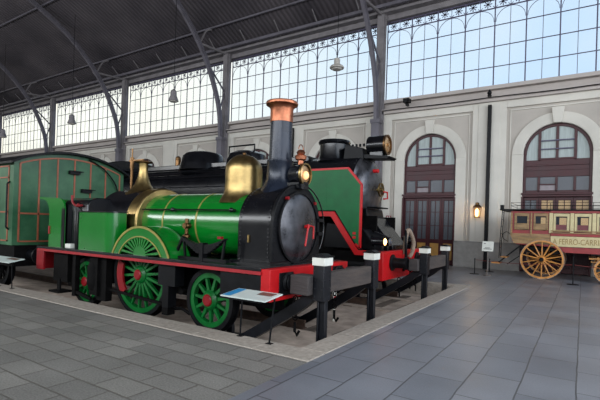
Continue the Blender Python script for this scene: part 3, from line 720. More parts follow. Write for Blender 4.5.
# chimney
CX = -4.41
b = MB(); b.lathe((CX, T1, 2.1), (0,0,1), [(0.40, 0), (0.34, 0.08), (0.275, 0.17), (0.235, 0.28), (0.222, 0.55), (0.228, 0.56), (0.228, 0.6), (0.20, 0.61), (0.19, 1.28)], 40)
for k in range(24): t = 2*PI*k/24; b.dot((CX+0.228*math.cos(t), T1+0.228*math.sin(t), 2.68), (math.cos(t), math.sin(t), 0), 0.01)
ch = b.build('chimney', ['chimney'], L1)
b = MB(); b.lathe((CX, T1, 3.36), (0,0,1), [(0.198, 0), (0.198, 0.22), (0.215, 0.26), (0.255, 0.29), (0.275, 0.30), (0.28, 0.325), (0.27, 0.35), (0.235, 0.36), (0.18, 0.355), (0.17, 0.2), (0.0, 0.2)], 40)
b.build('chimney_cap', ['copper'], L1, parent=ch)
# brass steam dome
DXX = -5.22
b = MB(); pr = [(0.47, -0.10), (0.455, -0.07), (0.40, -0.0), (0.36, 0.07), (0.342, 0.16), (0.338, 0.3), (0.338, 0.50)]+[(0.338*math.cos(t), 0.50+0.30*math.sin(t)) for t in [PI/2*i/10 for i in range(1, 11)]]
b.lathe((DXX, T1, 2.06), (0,0,1), pr, 48, cap=False); 
dm = b.build('steam_dome', ['brass'], L1)
b = MB(); b.sphere((DXX, T1, 2.875), 0.035); b.build('dome_knob', ['bronze'], L1, parent=dm)
# safety valve trumpet and spring balance
VX = -8.1
b = MB(); b.lathe((VX, T1, 2.16), (0,0,1), [(0.42, -0.05), (0.36, 0.02), (0.26, 0.10), (0.17, 0.22), (0.115, 0.38), (0.09, 0.52), (0.09, 0.68), (0.1, 0.70), (0.0, 0.70)], 36)
sv = b.build('safety_valve', ['brass'], L1)
b = MB(); b.lathe((VX, T1, 2.85), (0,0,1), [(0.11, 0), (0.19, 0.015), (0.195, 0.035), (0.1, 0.045), (0.0, 0.045)], 28); b.build('valve_flange', ['bronze'], L1, parent=sv)
b = MB(); b.cyl((-8.5, T1, 2.24), (-8.5, T1, 3.0), 0.03, 10); b.cyl((-8.5, T1, 2.75), (-8.5, T1, 3.0), 0.045, 10); b.bar((-8.6, T1, 2.93), (VX, T1, 2.93), 0.03, 0.03); b.cyl((-8.5, T1, 2.95), (-8.5, T1, 3.2), 0.015, 8)
b.build('spring_balance', ['bronze'], L1)
# boiler handrail, fittings
YB = T1-0.6
b = MB(); b.tube([(-7.3, YB-0.0, 1.82), (-4.86, YB-0.0, 1.82)], 0.014)
for x in (-6.4, -4.95): b.cyl((x, YB+0.12, 1.81), (x, YB-0.02, 1.82), 0.03, 10); b.sphere((x, YB-0.01, 1.82), 0.042)
b.build('boiler_handrail', ['black'], L1)
b = MB(); b.sphere((-5.98, YB-0.04, 1.53), 0.06); b.cyl((-5.98, YB-0.04, 1.36), (-5.98, YB-0.04, 1.66), 0.035, 12); b.cyl((-5.98, YB+0.14, 1.53), (-5.98, YB-0.1, 1.53), 0.05, 12); b.lathe((-5.98, YB-0.04, 1.36), (0,0,1), [(0.02,-0.06),(0.07,-0.04),(0.07,0.0),(0.03,0.03)], 14)
cv = b.build('clack_valve', ['bronze'], L1)
b = MB(); b.tube([(-5.98, YB-0.04, 1.36), (-5.98, YB-0.04, 1.1), (-6.05, YB-0.1, RBZ+0.01)], 0.014); b.build('feed_pipe', ['black'], L1, parent=cv)
# leaf spring over the running board
b = MB(); lx, ly = -5.28, 5.2
for k in range(7):
    w = 0.5-k*0.06; zz = 1.22-k*0.022
    b.tube([(lx-w+2*w*i/8, ly, zz-0.0+0.12*((2*i/8-1)**2)*(w/0.5)**2) for i in range(9)], 0, rect=(0.09, 0.02))
b.box(lx-0.04, lx+0.04, ly-0.06, ly+0.06, RBZ, 1.26)
for s in (-1, 1):
    b.bar((lx+s*0.48, ly, 1.34), (lx+s*0.42, ly, RBZ), 0.035, 0.035); 
b.bar((lx-0.5, ly, 1.34), (lx-0.7, ly, RBZ), 0.04, 0.04); b.box(lx-0.8, lx+0.55, ly-0.05, ly+0.05, RBZ+0.01, RBZ+0.05)
b.build('leaf_spring', ['blackmat'], L1)
b = MB(); b.box(lx+0.36, lx+0.44, ly-0.06, ly-0.0, 1.34, 1.38); b.build('spring_pin', ['red'], L1)
# headlamp on smokebox
HX, HZ = -3.89, 2.45
b = MB(); b.lathe((HX-0.28, T1-0.0, HZ), (1,0,0), [(0.0,0),(0.12, 0.0), (0.15, 0.04), (0.17, 0.2), (0.185, 0.22), (0.185, 0.27)], 28); b.box(HX-0.3, HX-0.05, T1-0.12, T1+0.12, HZ-0.24, HZ-0.14)
b.box(HX-0.2, HX+0.02, T1-0.08, T1+0.08, 2.2, 2.32)
hl = b.build('headlamp', ['black'], L1)
b = MB(); b.ring((HX, T1, HZ), (1,0,0), 0.185, 0.165, 0.04, 32); b.build('lamp_bezel', ['brass'], L1, parent=hl)
b = MB(); b.lathe((HX-0.02, T1, HZ), (1,0,0), [(0.168, 0), (0.12, 0.02), (0.0, 0.03)], 28); ln = b.build('lens', ['lens'], L1, parent=hl)
b = MB(); b.sphere((HX+0.02, T1-0.02, HZ-0.02), 0.055, sz=1.3); b.build('lamp_bulb', ['glow2'], L1, parent=hl)
b = MB(); b.lathe((HX-0.1, T1, HZ+0.16), (0,0,1), [(0.05, 0), (0.05, 0.07), (0.09, 0.09), (0.10, 0.15), (0.06, 0.18), (0.075, 0.21), (0.05, 0.25), (0.0, 0.26)], 18)
b.tube([(HX-0.1, T1+0.07*math.cos(t), HZ+0.42+0.08*math.sin(t)) for t in [PI*i/10 for i in range(11)]], 0.008)
b.build('lamp_chimney', ['copper'], L1, parent=hl)

# ====== buffer stops ======
def buffer_stop(px, ys, label, xb=-3.75):
    r = thing('buffer_stop', (px, sum(ys)/2, -0.36), label, 'buffer stop')
    for y in ys:
        b = MB()
        b.box(px-0.03, px+0.06, y-0.0, y+0.09, -0.36, 0.62); b.box(px-0.06, px-0.03, y-0.03, y+0.09, -0.36, 0.62)
        b.box(px-0.09, px+0.09, y-0.11, y+0.11, 0.52, 1.03)
        for z in (0.58, 0.7, 0.82, 0.94):
            for yy in (y-0.07, y+0.07): b.dot((px+0.09, yy, z), (1,0,0), 0.015)
            for xx in (px-0.055, px+0.055): b.dot((xx, y-0.11, z), (0,-1,0), 0.015)
        p = b.build('post', ['post'], r, bevel=0.006)
        b = MB(); b.box(px-0.105, px+0.105, y-0.125, y+0.125, 1.03, 1.15); b.build('post_cap', ['white'], r, bevel=0.006, parent=p)
        b = MB(); b.box(px-0.12, px+0.12, y-0.14, y+0.14, 1.15, 1.17); b.prism([(px-0.1, 1.17), (px+0.1, 1.17), (px+0.03, 1.2), (px-0.03, 1.2)], 'xz', y-0.1, y+0.1)
        b.build('cap_cover', ['blackmat'], r, parent=p)
        b = MB(); pts = [(px-0.1, y, 0.62), (px-0.22, y, 0.52), (px-0.45, y, 0.34), (px-1.35, y, -0.22), (px-1.55, y, -0.29), (px-1.9, y, -0.3)]
        b.tube(smooth_pts(pts, 5), 0, rect=(0.12, 0.16)); b.box(px-1.95, px-1.5, y-0.1, y+0.1, -0.36, -0.30)
        b.tube(smooth_pts([(px-1.72, y, -0.32), (px-1.74, y, -0.05), (px-1.86, y, 0.12), (px-1.92, y, 0.0)], 5), 0, rect=(0.12, 0.07))
        b.build('raking_strut', ['post'], r)
        b = MB(); b.box(xb+0.26, px-0.09, y-0.24, y+0.06, 0.60, 0.88); b.build('buffing_block', ['timberx'], r, bevel=0.015)
    b = MB(); b.box(px-0.09, px+0.05, ys[0]+0.11, ys[1]-0.11, 0.62, 0.92); b.build('cross_beam', ['timber'], r, bevel=0.015)
    return r
buffer_stop(-3.15, (5.48, 7.24), 'black iron buffer stop with white capped posts before the small green engine', -3.81)
buffer_stop(-3.15, (10.36, 12.2), 'black iron buffer stop with white capped posts before the large black engine', -3.72)

# ====== large black engine ======
L2 = thing('steam_locomotive', (-9.0, T2, RAILZ), 'large black engine with green side plate and red buffer beam', 'locomotive')
F2 = -3.88; N2, N3 = 9.55, 12.42
b = MB(); b.box(F2-0.2, F2, N2, N3, 0.36, 1.04)
for k in range(16):
    for z in (0.42, 0.98): b.dot((F2, N2+0.08+k*0.18, z), (1,0,0), 0.016)
for y in (N2+0.07, N2+1.0, N2+1.15, N3-0.9, N3-0.07):
    for k in range(5): b.dot((F2, y, 0.48+k*0.11), (1,0,0), 0.016)
b.build('buffer_beam', ['red2'], L2, bevel=0.008)
for y in (10.15, 12.0):
    b = MB(); b.lathe((F2, y, 0.76), (1,0,0), [(0.2, 0), (0.2, 0.03), (0.13, 0.05), (0.12, 0.3), (0.15, 0.31), (0.15, 0.39), (0.0, 0.40)], 22); b.build('buffer', ['blackmat'], L2)
# platform: low front part, slope, high side part
b = MB()
path = [(F2-0.2, 1.04), (-4.55, 1.04), (-5.22, 1.96), (-15.5, 1.96)]
P = path+[(x, z-0.05) for x, z in reversed(path)]
b.prism(P, 'xz', N2, N3); b.build('running_board', ['blackmat'], L2)
for y in (N2, N3):
    b = MB(); P = [(F2-0.2, 1.05), (-4.53, 1.05), (-5.20, 1.97), (-15.5, 1.97), (-15.5, 1.85), (-5.29, 1.85), (-4.60, 0.93), (F2-0.2, 0.93)]
    b.prism(P, 'xz', y-0.02, y+0.02); b.build('valance', ['red2'], L2)
# green plate
def gplate(y):
    b = MB(); P = [(-6.45, 2.0), (-5.18, 2.0), (-4.60, 1.20), (-4.49, 1.10), (-4.49, 2.63), (-4.86, 3.04), (-6.45, 3.04)]
    b.prism(P, 'xz', y-0.02, y+0.02)
    for k in range(14): b.dot((-5.45, y-0.02, 2.0+k*0.07), (0,-1,0), 0.012)
    g = b.build('side_plate', ['green2'], L2)
    b = MB()
    for (p, q) in zip(P[2:], P[3:]): b.bar((p[0], y, p[1]), (q[0], y, q[1]), 0.05, 0.05)
    b.build('red_edge', ['red2'], L2, parent=g)
    b = MB()
    for z in (1.45, 1.35): b.box(-4.68, -4.6, y-0.035, y-0.02, z-0.03, z+0.03)
    b.build('lettering', ['red2'], L2, parent=g)
gplate(N2+0.03)
# boiler
Z2 = 2.62
b = MB(); b.cyl((-15.2, T2, Z2), (-6.9, T2, Z2), 0.93, 56)
for x in (-8.4, -10.2, -12.3, -14.0): b.ring((x, T2, Z2), (1,0,0), 0.94, 0.9, 0.07, 56)
b.build('boiler', ['black'], L2)
b = MB(); b.cyl((-6.9, T2, Z2), (-5.0, T2, Z2), 0.93, 56)
for k in range(40): t = 2*PI*k/40; b.dot((-5.07, T2+0.93*math.cos(t), Z2+0.93*math.sin(t)), (0, math.cos(t), math.sin(t)), 0.016)
b.build('smokebox', ['black'], L2)
b = MB(); b.lathe((-5.0, T2, Z2), (1,0,0), [(0.93, 0), (0.87, 0.04), (0.83, 0.05), (0.79, 0.12), (0.6, 0.22), (0.35, 0.28), (0.0, 0.31)], 56)
d2 = b.build('smokebox_door', ['door_steel'], L2)
b = MB(); b.ring((-4.58, T2, Z2), (1,0,0), 0.19, 0.16, 0.04, 24); b.cyl((-4.72, T2, Z2), (-4.52, T2, Z2), 0.05, 12)
for a in range(5): t = 2*PI*a/5; b.bar((-4.58, T2, Z2), (-4.58, T2+0.17*math.cos(t), Z2+0.18*math.sin(t)), 0.025, 0.025)
b.build('handwheel', ['brass'], L2, parent=d2)
b = MB(); b.tube([(-4.52, T2+0.02, Z2-0.05), (-4.48, T2+0.2, Z2-0.05), (-4.48, T2+0.22, Z2-0.22), (-4.52, T2+0.05, Z2-0.24)], 0.022); b.cyl((-4.85, T2-0.12, 3.12), (-4.62, T2-0.12, 3.12), 0.05, 12)
b.build('door_handle', ['red2'], L2, parent=d2)
b = MB(); b.box(-4.9, -4.5, T2-0.4, T2+0.35, 2.12, 2.15); b.build('step_plate', ['blackmat'], L2)
# saddle, under-smokebox casing, ramp to the beam
b = MB(); b.prism([(-6.6, 1.05), (-4.75, 1.05), (-4.62, 1.5), (-4.75, 2.1), (-6.6, 2.1)], 'xz', T2-0.55, T2+0.55); b.build('saddle', ['blackmat'], L2, bevel=0.02)
b = MB(); b.prism([(-4.75, 1.05), (-4.02, 1.05), (-4.02, 1.16), (-4.62, 1.86), (-4.75, 1.86)], 'xz', T2-0.5, T2+0.5); b.box(-4.5, -4.4, T2-0.52, T2-0.5, 1.3, 1.5); b.build('sloping_cover', ['black'], L2, bevel=0.01)
b = MB(); b.prism([(-5.7, 1.05), (-4.5, 1.05), (-4.15, 1.06), (-4.55, 1.55), (-5.6, 1.7)], 'xz', N2+0.35, T2-0.56); b.build('valve_cover', ['blackmat'], L2, bevel=0.02)
b = MB(); b.cyl((-4.4, N2+0.62, 1.4), (-4.1, N2+0.62, 1.3), 0.12, 18); b.cyl((-5.2, N2+0.62, 0.62), (-4.1, N2+0.62, 0.62), 0.3, 24); b.build('cylinder', ['blackmat'], L2)
# steam pipes and gear below
b = MB(); b.box(-15, -4.4, T2-0.66, T2-0.6, 0.35, 1.9); b.box(-15, -4.4, T2+0.6, T2+0.66, 0.35, 1.9); b.build('frame_plate', ['grime'], L2)
b = MB(); b.box(-15.3, -6.6, N2+0.1, N2+0.7, 1.98, 2.72); b.build('side_tank', ['black'], L2, bevel=0.04)
b = MB(); b.tube([(-15.3, N2+0.5, 3.28), (-6.6, N2+0.5, 3.28)], 0.035); b.tube([(-15.3, N2+0.42, 3.12), (-6.6, N2+0.42, 3.12)], 0.02); b.build('handrail', ['black'], L2)
b = MB(); b.box(-15.2, -6.7, T2-0.35, T2+0.35, 3.45, 3.62); b.build('pipe_cover', ['black'], L2, bevel=0.02)
# chimney, domes
b = MB(); b.lathe((-6.05, T2, 3.42), (0,0,1), [(0.56, 0), (0.46, 0.08), (0.43, 0.2), (0.42, 0.50), (0.45, 0.53), (0.465, 0.57), (0.45, 0.62), (0.36, 0.64), (0.34, 0.5), (0.0, 0.5)], 40); b.build('chimney', ['black'], L2)
b = MB(); b.prism([(-5.55, 3.4), (-4.95, 3.4), (-4.98, 3.72), (-5.5, 3.85)], 'xz', T2-0.4, T2+0.4)
for k in range(5): b.cyl((-5.45+k*0.11, T2-0.25, 3.78), (-5.45+k*0.11, T2-0.25, 3.86), 0.035, 8)
b.build('feedwater_box', ['blackmat'], L2, bevel=0.02)
b = MB(); b.lathe((-11.3, T2, 3.4), (0,0,1), [(0.85, 0), (0.8, 0.2), (0.72, 0.5), (0.62, 0.6), (0.3, 0.68), (0.0, 0.7)], 36); b.build('sand_dome', ['black'], L2)
b = MB(); b.lathe((-9.3, T2, 3.4), (0,0,1), [(0.7, 0), (0.66, 0.25), (0.6, 0.45), (0.4, 0.55), (0.0, 0.6)], 36); b.build('steam_dome', ['black'], L2)
b = MB(); b.tube([(-10.1, T2, 3.5), (-10.1, T2, 4.18), (-9.0, T2, 4.18), (-9.0, T2, 3.95)], 0.03); b.build('whistle_pipe', ['blackmat'], L2)
b = MB(); b.cyl((-12.5, T2-0.1, 3.5), (-12.5, T2-0.1, 3.85), 0.1, 12); b.sphere((-12.5, T2-0.1, 3.9), 0.1); b.build('safety_valve', ['bronze'], L2)
b = MB(); b.box(-17.2, -15.2, N2+0.05, N3-0.05, 1.0, 3.5); 
P = [(N2-0.05, 3.5)]+[(T2+(1.5)*math.cos(PI-PI*i/14), 3.5+0.42*math.sin(PI*i/14)) for i in range(15)]+[(N3+0.05, 3.5)]
b.prism(P, 'yz', -17.4, -15.0); b.build('cab', ['black'], L2, bevel=0.02)
# headlamp with shelf
b = MB(); b.prism([(-5.3, 3.47), (-4.3, 3.41), (-4.22, 3.46), (-4.95, 3.55)], 'xz', T2-0.36, T2+0.16); b.build('lamp_shelf', ['blackmat'], L2)
b = MB(); b.cyl((-4.90, T2-0.12, 3.80), (-4.40, T2-0.12, 3.80), 0.26, 32); b.box(-4.82, -4.45, T2-0.3, T2+0.06, 3.46, 3.62)
h2 = b.build('headlamp', ['black'], L2, bevel=0.015)
b = MB(); b.ring((-4.39, T2-0.12, 3.80), (1,0,0), 0.27, 0.225, 0.05, 32); b.build('lamp_bezel', ['bronze'], L2, parent=h2)
b = MB(); b.lathe((-4.41, T2-0.12, 3.80), (1,0,0), [(0.225, 0), (0.2, 0.02), (0.0, 0.04)], 28); b.cyl((-4.38, T2-0.12, 3.80), (-4.34, T2-0.12, 3.80), 0.05, 12); b.build('lens', ['lens'], L2, parent=h2)
# deck lamps
for y, g in ((9.82, True), (11.9, True), (10.15, False)):
    z = 1.27
    b = MB(); b.cyl((-4.25, y, z), (-3.95, y, z), 0.115, 20); b.box(-4.2, -4.0, y-0.06, y+0.06, 1.04, z-0.05)
    dl = b.build('deck_lamp', ['black'], L2)
    b = MB(); b.lathe((-3.955, y, z), (1,0,0), [(0.09, 0), (0.06, 0.03), (0.0, 0.04)], 16); b.build('lens', ['glow' if g else 'glassd'], L2, parent=dl)
b = MB(); b.tube(smooth_pts([(-3.86, 10.95, 0.95), (-3.84, 10.95, 1.3), (-3.8, 10.98, 1.55), (-3.77, 11.1, 1.5), (-3.74, 11.28, 1.25), (-3.76, 11.26, 1.0), (-3.82, 11.2, 0.85)]), 0.055, 10); b.build('brake_hose', ['hose'], L2)
b = MB(); b.tube(smooth_pts([(-3.86, 10.92, 0.5), (-3.8, 10.88, 0.9), (-3.8, 10.85, 1.3), (-3.84, 10.95, 1.55)]), 0.035, 10); b.build('brake_hose', ['blackmat'], L2)
b = MB(); b.tube([(F2, T2-0.1, 0.62), (F2+0.2, T2-0.1, 0.62), (F2+0.26, T2-0.1, 0.7)], 0.035); chain(b, F2+0.2, T2-0.1, 0.56, 6, 0.055); b.build('coupling', ['grime'], L2)
for yy in (T2-0.62, T2+0.62):
    b = MB(); chain(b, F2+0.1, yy, 0.34, 4, 0.05); b.ring((F2+0.12, yy, 0.0), (1,0.3,0), 0.085, 0.05, 0.03, 16); b.build('side_chain', ['grime'], L2)
for s in (-1, 1):
    y = T2+s*0.86
    for x, r_ in ((-5.6, 0.42), (-7.4, 0.7), (-9.0, 0.7), (-10.6, 0.7), (-12.2, 0.7)):
        wheel(L2, (x, y, RAILZ+r_), r_, 10, s, green='blackmat', hub='blackmat')
# the dark beam under the slope
b = MB(); b.box(-5.3, -4.1, N2+0.35, N3-0.35, 0.3, 1.0); b.build('pilot_frame', ['grime'], L2)
# hanging red and white tag between
b = MB(); b.box(-4.3, -4.27, 7.9, 8.05, -0.1, 0.35, 0); b.box(-4.27, -4.26, 7.92, 8.03, 0.02, 0.15, 1); b.cyl((-4.285, 7.97, -0.36), (-4.285, 7.97, -0.1), 0.02, 8, 0)
tag(b.build('warning_marker', ['white', 'red2']), 'small white and red marker board standing between the two tracks', 'sign')

# ====== carriage ======
CA = thing('railway_carriage', (-16.0, 6.15, RAILZ), 'old green carriage with orange beading and arched dark roof', 'carriage')
CXF = -10.9; CY0, CY1 = 4.74, 7.56; CM = (CY0+CY1)/2; CZ0, CZ1, CZP = 0.94, 2.88, 3.22
def roof_arc(y0, y1, ze, zp, n=24):
    hw = (y1-y0)/2; h = zp-ze; R_ = (hw*hw+h*h)/(2*h); zc = zp-R_; a = math.asin(hw/R_)
    return [((y0+y1)/2+R_*math.sin(-a+2*a*i/n), zc+R_*math.cos(-a+2*a*i/n)) for i in range(n+1)]
b = MB(); P = [(CY1, CZ0), (CY0, CZ0)]+roof_arc(CY0, CY1, CZ1, CZP-0.03); b.prism(P, 'yz', -23, CXF); body = b.build('body', ['carriage'], CA)
b = MB(); o_ = roof_arc(CY0-0.1, CY1+0.1, CZ1-0.02, CZP+0.03); i_ = roof_arc(CY0-0.1, CY1+0.1, CZ1-0.07, CZP-0.02)
b.prism(o_+list(reversed(i_)), 'yz', -23.1, CXF+0.14); b.build('roof', ['blackmat'], CA)
b = MB(); X_ = CXF+0.008
def ztop(y):
    hw = (CY1-CY0)/2; h = CZP-0.03-CZ1; R_ = (hw*hw+h*h)/(2*h); return CZP-0.03-R_+math.sqrt(R_*R_-(y-CM)**2)
ys_ = [CY0+0.13+(CY1-CY0-0.26)*k/6 for k in range(7)]
for y in ys_: b.box(CXF, X_+0.008, y-0.018, y+0.018, CZ0+0.08, ztop(y)-0.10)
b.tube([(X_, ys_[0]+(ys_[-1]-ys_[0])*i/24, ztop(ys_[0]+(ys_[-1]-ys_[0])*i/24)-0.10) for i in range(25)], 0, rect=(0.03, 0.036))
b.box(CXF, X_+0.008, ys_[0], ys_[-1], 1.66, 1.70); b.box(CXF, X_+0.008, ys_[0], ys_[-1], CZ0+0.07, CZ0+0.105)
# side beading
for k in range(16):
    x = -11.12-k*0.6; b.box(x-0.02, x+0.02, CY0-0.014, CY0, CZ0+0.08, CZ1-0.12)
for z in (CZ0+0.1, 1.7, 2.5, CZ1-0.12): b.box(-20.2, -11.1, CY0-0.014, CY0, z-0.015, z+0.015)
b.build('beading', ['bead'], CA, parent=body)
for k in range(6):
    x = -11.95-k*1.8; b = MB(); b.box(x-0.24, x+0.24, CY0-0.008, CY0+0.002, 1.78, 2.44); 
    for j in range(9): b.box(x-0.24, x+0.24, CY0-0.02, CY0-0.008, 1.8+j*0.07, 1.83+j*0.07)
    b.build('shuttered_window', ['glassm'], CA)
b = MB(); b.tube([(-11.06, CY0-0.06, 1.35), (-11.06, CY0-0.06, 2.35)], 0.02); b.tube([(-11.06, CY0-0.06, 1.35), (-11.06, CY0, 1.3)], 0.02); b.tube([(-11.06, CY0-0.06, 2.35), (-11.06, CY0, 2.4)], 0.02); b.build('handrail', ['blackmat'], CA)
for y, z in ((6.12, 2.76), (6.45, 2.32)): 
    b = MB(); b.box(CXF, CXF+0.1, y-0.13, y+0.13, z-0.05, z+0.04)
    b.box(CXF, CXF+0.14, y-0.06, y+0.2, z+0.02, z+0.04); b.build('lamp_bracket', ['blackmat'], CA)
b = MB(); b.tube(smooth_pts([(CXF+0.05, 6.5, 3.14), (CXF+0.06, 6.9, 2.95), (CXF+0.06, 7.25, 2.6), (CXF+0.05, 7.4, 2.2)]), 0.018); b.build('lamp_cable', ['blackmat'], CA)
b = MB(); b.box(-22.9, CXF+0.02, CY0+0.05, CY1-0.05, 0.45, CZ0); b.build('underframe', ['grime'], CA)
for y in (5.15, 7.1):
    b = MB(); b.lathe((CXF+0.02, y, 0.72), (1,0,0), [(0.11, 0), (0.11, 0.25), (0.06, 0.26), (0.06, 0.42), (0.2, 0.44), (0.2, 0.48), (0.0, 0.5)], 24); b.build('buffer', ['blackmat'], CA)
for x in (-12.6, -20.5):
    for s in (-1, 1): wheel(CA, (x, 6.15+s*0.86, RAILZ+0.48), 0.48, 9, s, green='grime', hub='grime')

# ====== information panels ======
def info_panel(xa, xb, ynear, yfar, zn, zf, legs, label, tint):
    r = thing('information_panel', ((xa+xb)/2, yfar, 0), label, 'sign')
    b = MB(); vs = [(xa,ynear,zn),(xb,ynear,zn),(xb,yfar,zf),(xa,yfar,zf)]
    b.add(vs+[(x, y, z+0.015) for x, y, z in vs], [(0,3,2,1),(4,5,6,7),(0,1,5,4),(1,2,6,5),(2,3,7,6),(3,0,4,7)])
    bd = b.build('board', ['paper'], r)
    def q(u0, u1, v0, v1, m, nm):
        b = MB(); P = []
        for u, v in ((u0,v0),(u1,v0),(u1,v1),(u0,v1)): P.append((xa+(xb-xa)*u, ynear+(yfar-ynear)*v, zn+(zf-zn)*v+0.0175))
        b.add(P+[(x, y, z+0.001) for x, y, z in P], [(0,3,2,1),(4,5,6,7),(0,1,5,4),(1,2,6,5),(2,3,7,6),(3,0,4,7)]); b.build(nm, [m], r, parent=bd)
    q(0.02, 0.2 if tint else 0.1, 0.05, 0.95, 'panelblue' if tint else 'white', 'heading_strip')
    q(0.6, 0.92, 0.55, 0.9, 'panelbrown', 'picture')
    for (x, y) in legs:
        b = MB(); b.bar((x, y+0.0, 0.0), (x+0.05, yfar-0.05, zf-0.02), 0.018, 0.018); b.box(x-0.04, x+0.04, y-0.03, y+0.04, 0.012, 0.02); b.build('leg', ['blackmat'], r)
info_panel(-4.08, -3.32, 4.36, 4.74, 0.615, 0.665, [(-4.02, 4.72), (-3.46, 4.66)], 'white slanted information panel on thin legs before the small engine front wheel', True)
info_panel(-11.3, -10.0, 4.3, 4.62, 0.62, 0.68, [(-11.15, 4.6), (-10.5, 4.6)], 'white slanted information panel on thin legs before the green carriage', False)

# ====== wall items ======
b = MB(); px_ = -3.43; b.box(px_-0.07, px_+0.07, WY-0.2, WY-0.06, 0.0, 6.95); b.box(px_-0.09, px_+0.09, WY-0.22, WY-0.06, 0, 0.3)
tag(b.build('downpipe', ['blackmat'], bevel=0.01), 'tall black downpipe on the pilaster between the arched doors', 'pipe')
b = MB(); b.box(-13.59, -13.47, WY-0.2, WY-0.06, 0.0, 6.95)
tag(b.build('downpipe', ['blackmat'], bevel=0.01), 'black downpipe on the far wall behind the large engine boiler', 'pipe')
LX, LZ = -3.79, 2.42
WL = thing('wall_lantern', (LX, WY-0.06, LZ), 'lit brass wall lantern on pale pilaster left of the downpipe', 'lamp')
b = MB(); b.lathe((LX, WY-0.28, LZ-0.26), (0,0,1), [(0.12, 0), (0.13, 0.03), (0.0, 0.03)], 6); b.lathe((LX, WY-0.28, LZ+0.17), (0,0,1), [(0.18, 0), (0.17, 0.05), (0.08, 0.13), (0.08, 0.2), (0.05, 0.22), (0.0, 0.23)], 6)
for k in range(6): t = 2*PI*k/6; b.cyl((LX+0.12*math.cos(t), WY-0.28+0.12*math.sin(t), LZ-0.25), (LX+0.165*math.cos(t), WY-0.28+0.165*math.sin(t), LZ+0.18), 0.012, 6)
b.build('lantern_frame', ['bronze'], WL)
b = MB(); b.lathe((LX, WY-0.28, LZ-0.22), (0,0,1), [(0.03, 0), (0.075, 0.06), (0.075, 0.28), (0.03, 0.34)], 12); b.build('lit_globe', ['glow'], WL)
b = MB(); b.box(LX-0.02, LX+0.02, WY-0.28, WY-0.0, LZ+0.28, LZ+0.32); b.build('bracket', ['bronze'], WL)
b = MB(); b.box(-7.1, -6.82, 19.3, 19.62, 7.42, 7.60); b.cyl((-6.94, 19.4, 7.5), (-6.94, 19.22, 7.46), 0.07, 12); b.box(-7.05, -6.95, 19.5, WY-0.15, 7.32, 7.42)
tag(b.build('spotlight', ['blackmat']), 'small black floodlight perched on the cornice above the left arched door', 'lamp')
b = MB(); b.sphere((-3.43, WY-0.3, ZB+0.32), 0.09); b.cyl((-3.43, WY-0.3, ZB+0.2), (-3.43, WY-0.3, ZB+0.45), 0.04, 8); b.box(-3.5, -3.36, WY-0.35, WY-0.2, ZB+0.18, ZB+0.24)
tag(b.build('security_camera', ['blackmat']), 'small dark camera on the cornice above the downpipe', 'camera')
# fire point
b = MB(); b.box(-7.98, -7.74, WY-0.02, WY-0.001, 1.95, 2.2, 0); b.box(-7.94, -7.88, WY-0.025, WY-0.02, 1.99, 2.16, 1); b.box(-7.84, -7.78, WY-0.025, WY-0.02, 2.05, 2.16, 1)
tag(b.build('fire_sign', ['red', 'white']), 'small red fire point sign on the wall left of the arched door', 'sign')
FE = thing('fire_extinguisher', (-7.92, WY-0.12, 1.2), 'red fire extinguisher hung on the wall under the red sign', 'fire extinguisher')
b = MB(); b.lathe((-7.92, WY-0.12, 1.15), (0,0,1), [(0.0, 0), (0.075, 0.0), (0.08, 0.03), (0.08, 0.42), (0.05, 0.5), (0.025, 0.52)], 20); b.build('cylinder', ['red2'], FE)
b = MB(); b.box(-7.96, -7.88, WY-0.15, WY-0.09, 1.67, 1.72); b.tube([(-7.9, WY-0.12, 1.7), (-7.8, WY-0.14, 1.6), (-7.82, WY-0.14, 1.35)], 0.012); b.build('valve', ['blackmat'], FE)

# notice on stand and barriers near the coach
def stand(x, y, h, label):
    r = thing('barrier_post', (x, y, 0), label, 'barrier post')
    b = MB(); b.lathe((x, y, 0), (0,0,1), [(0.17, 0), (0.17, 0.015), (0.03, 0.03), (0.0, 0.03)], 20); b.build('base', ['blackmat'], r)
    b = MB(); b.cyl((x, y, 0.02), (x, y, h), 0.016, 10); b.sphere((x, y, h), 0.026); b.build('pole', ['blackmat'], r)
    return r
stand(-3.33, 17.1, 0.56, 'thin black barrier post left of the white notice')
stand(-3.05, 18.5, 0.5, 'thin black barrier post by the wall behind the white notice')
stand(-0.22, 16.2, 0.9, 'thin black barrier post before the coach between its wheels')
def rope(p, q, sag, label):
    b = MB(); P = Vector(p); Q = Vector(q)
    b.tube([P.lerp(Q, i/16)-Vector((0, 0, sag*4*(i/16)*(1-i/16))) for i in range(17)], 0.009, 6)
    tag(b.build('barrier_rope', ['rope']), label, 'rope')
rope((-3.29, 17.1, 0.53), (-0.26, 16.2, 0.62), 0.06, 'thin red barrier rope stretched before the rear wheel of the coach')
rope((-0.18, 16.2, 0.62), (3.38, 15.6, 0.6), 0.06, 'thin red barrier rope running right past the front wheel of the coach')
stand(3.42, 15.6, 0.62, 'thin black barrier post beyond the right edge of the photo')
NS = thing('notice_stand', (-2.86, 16.9, 0), 'white notice on a slim steel stand beside the downpipe', 'sign')
b = MB(); b.lathe((-2.86, 16.9, 0), (0,0,1), [(0.16, 0), (0.15, 0.02), (0.02, 0.035), (0.0, 0.035)], 20); b.cyl((-2.86, 16.9, 0.02), (-2.86, 16.9, 0.98), 0.014, 10); b.build('stand', ['steel'], NS)
b = MB(); b.prism([(16.82, 0.88), (16.84, 0.87), (16.97, 1.22), (16.95, 1.23)], 'yz', -3.05, -2.67)
nb = b.build('notice_board', ['white'], NS)
b = MB()
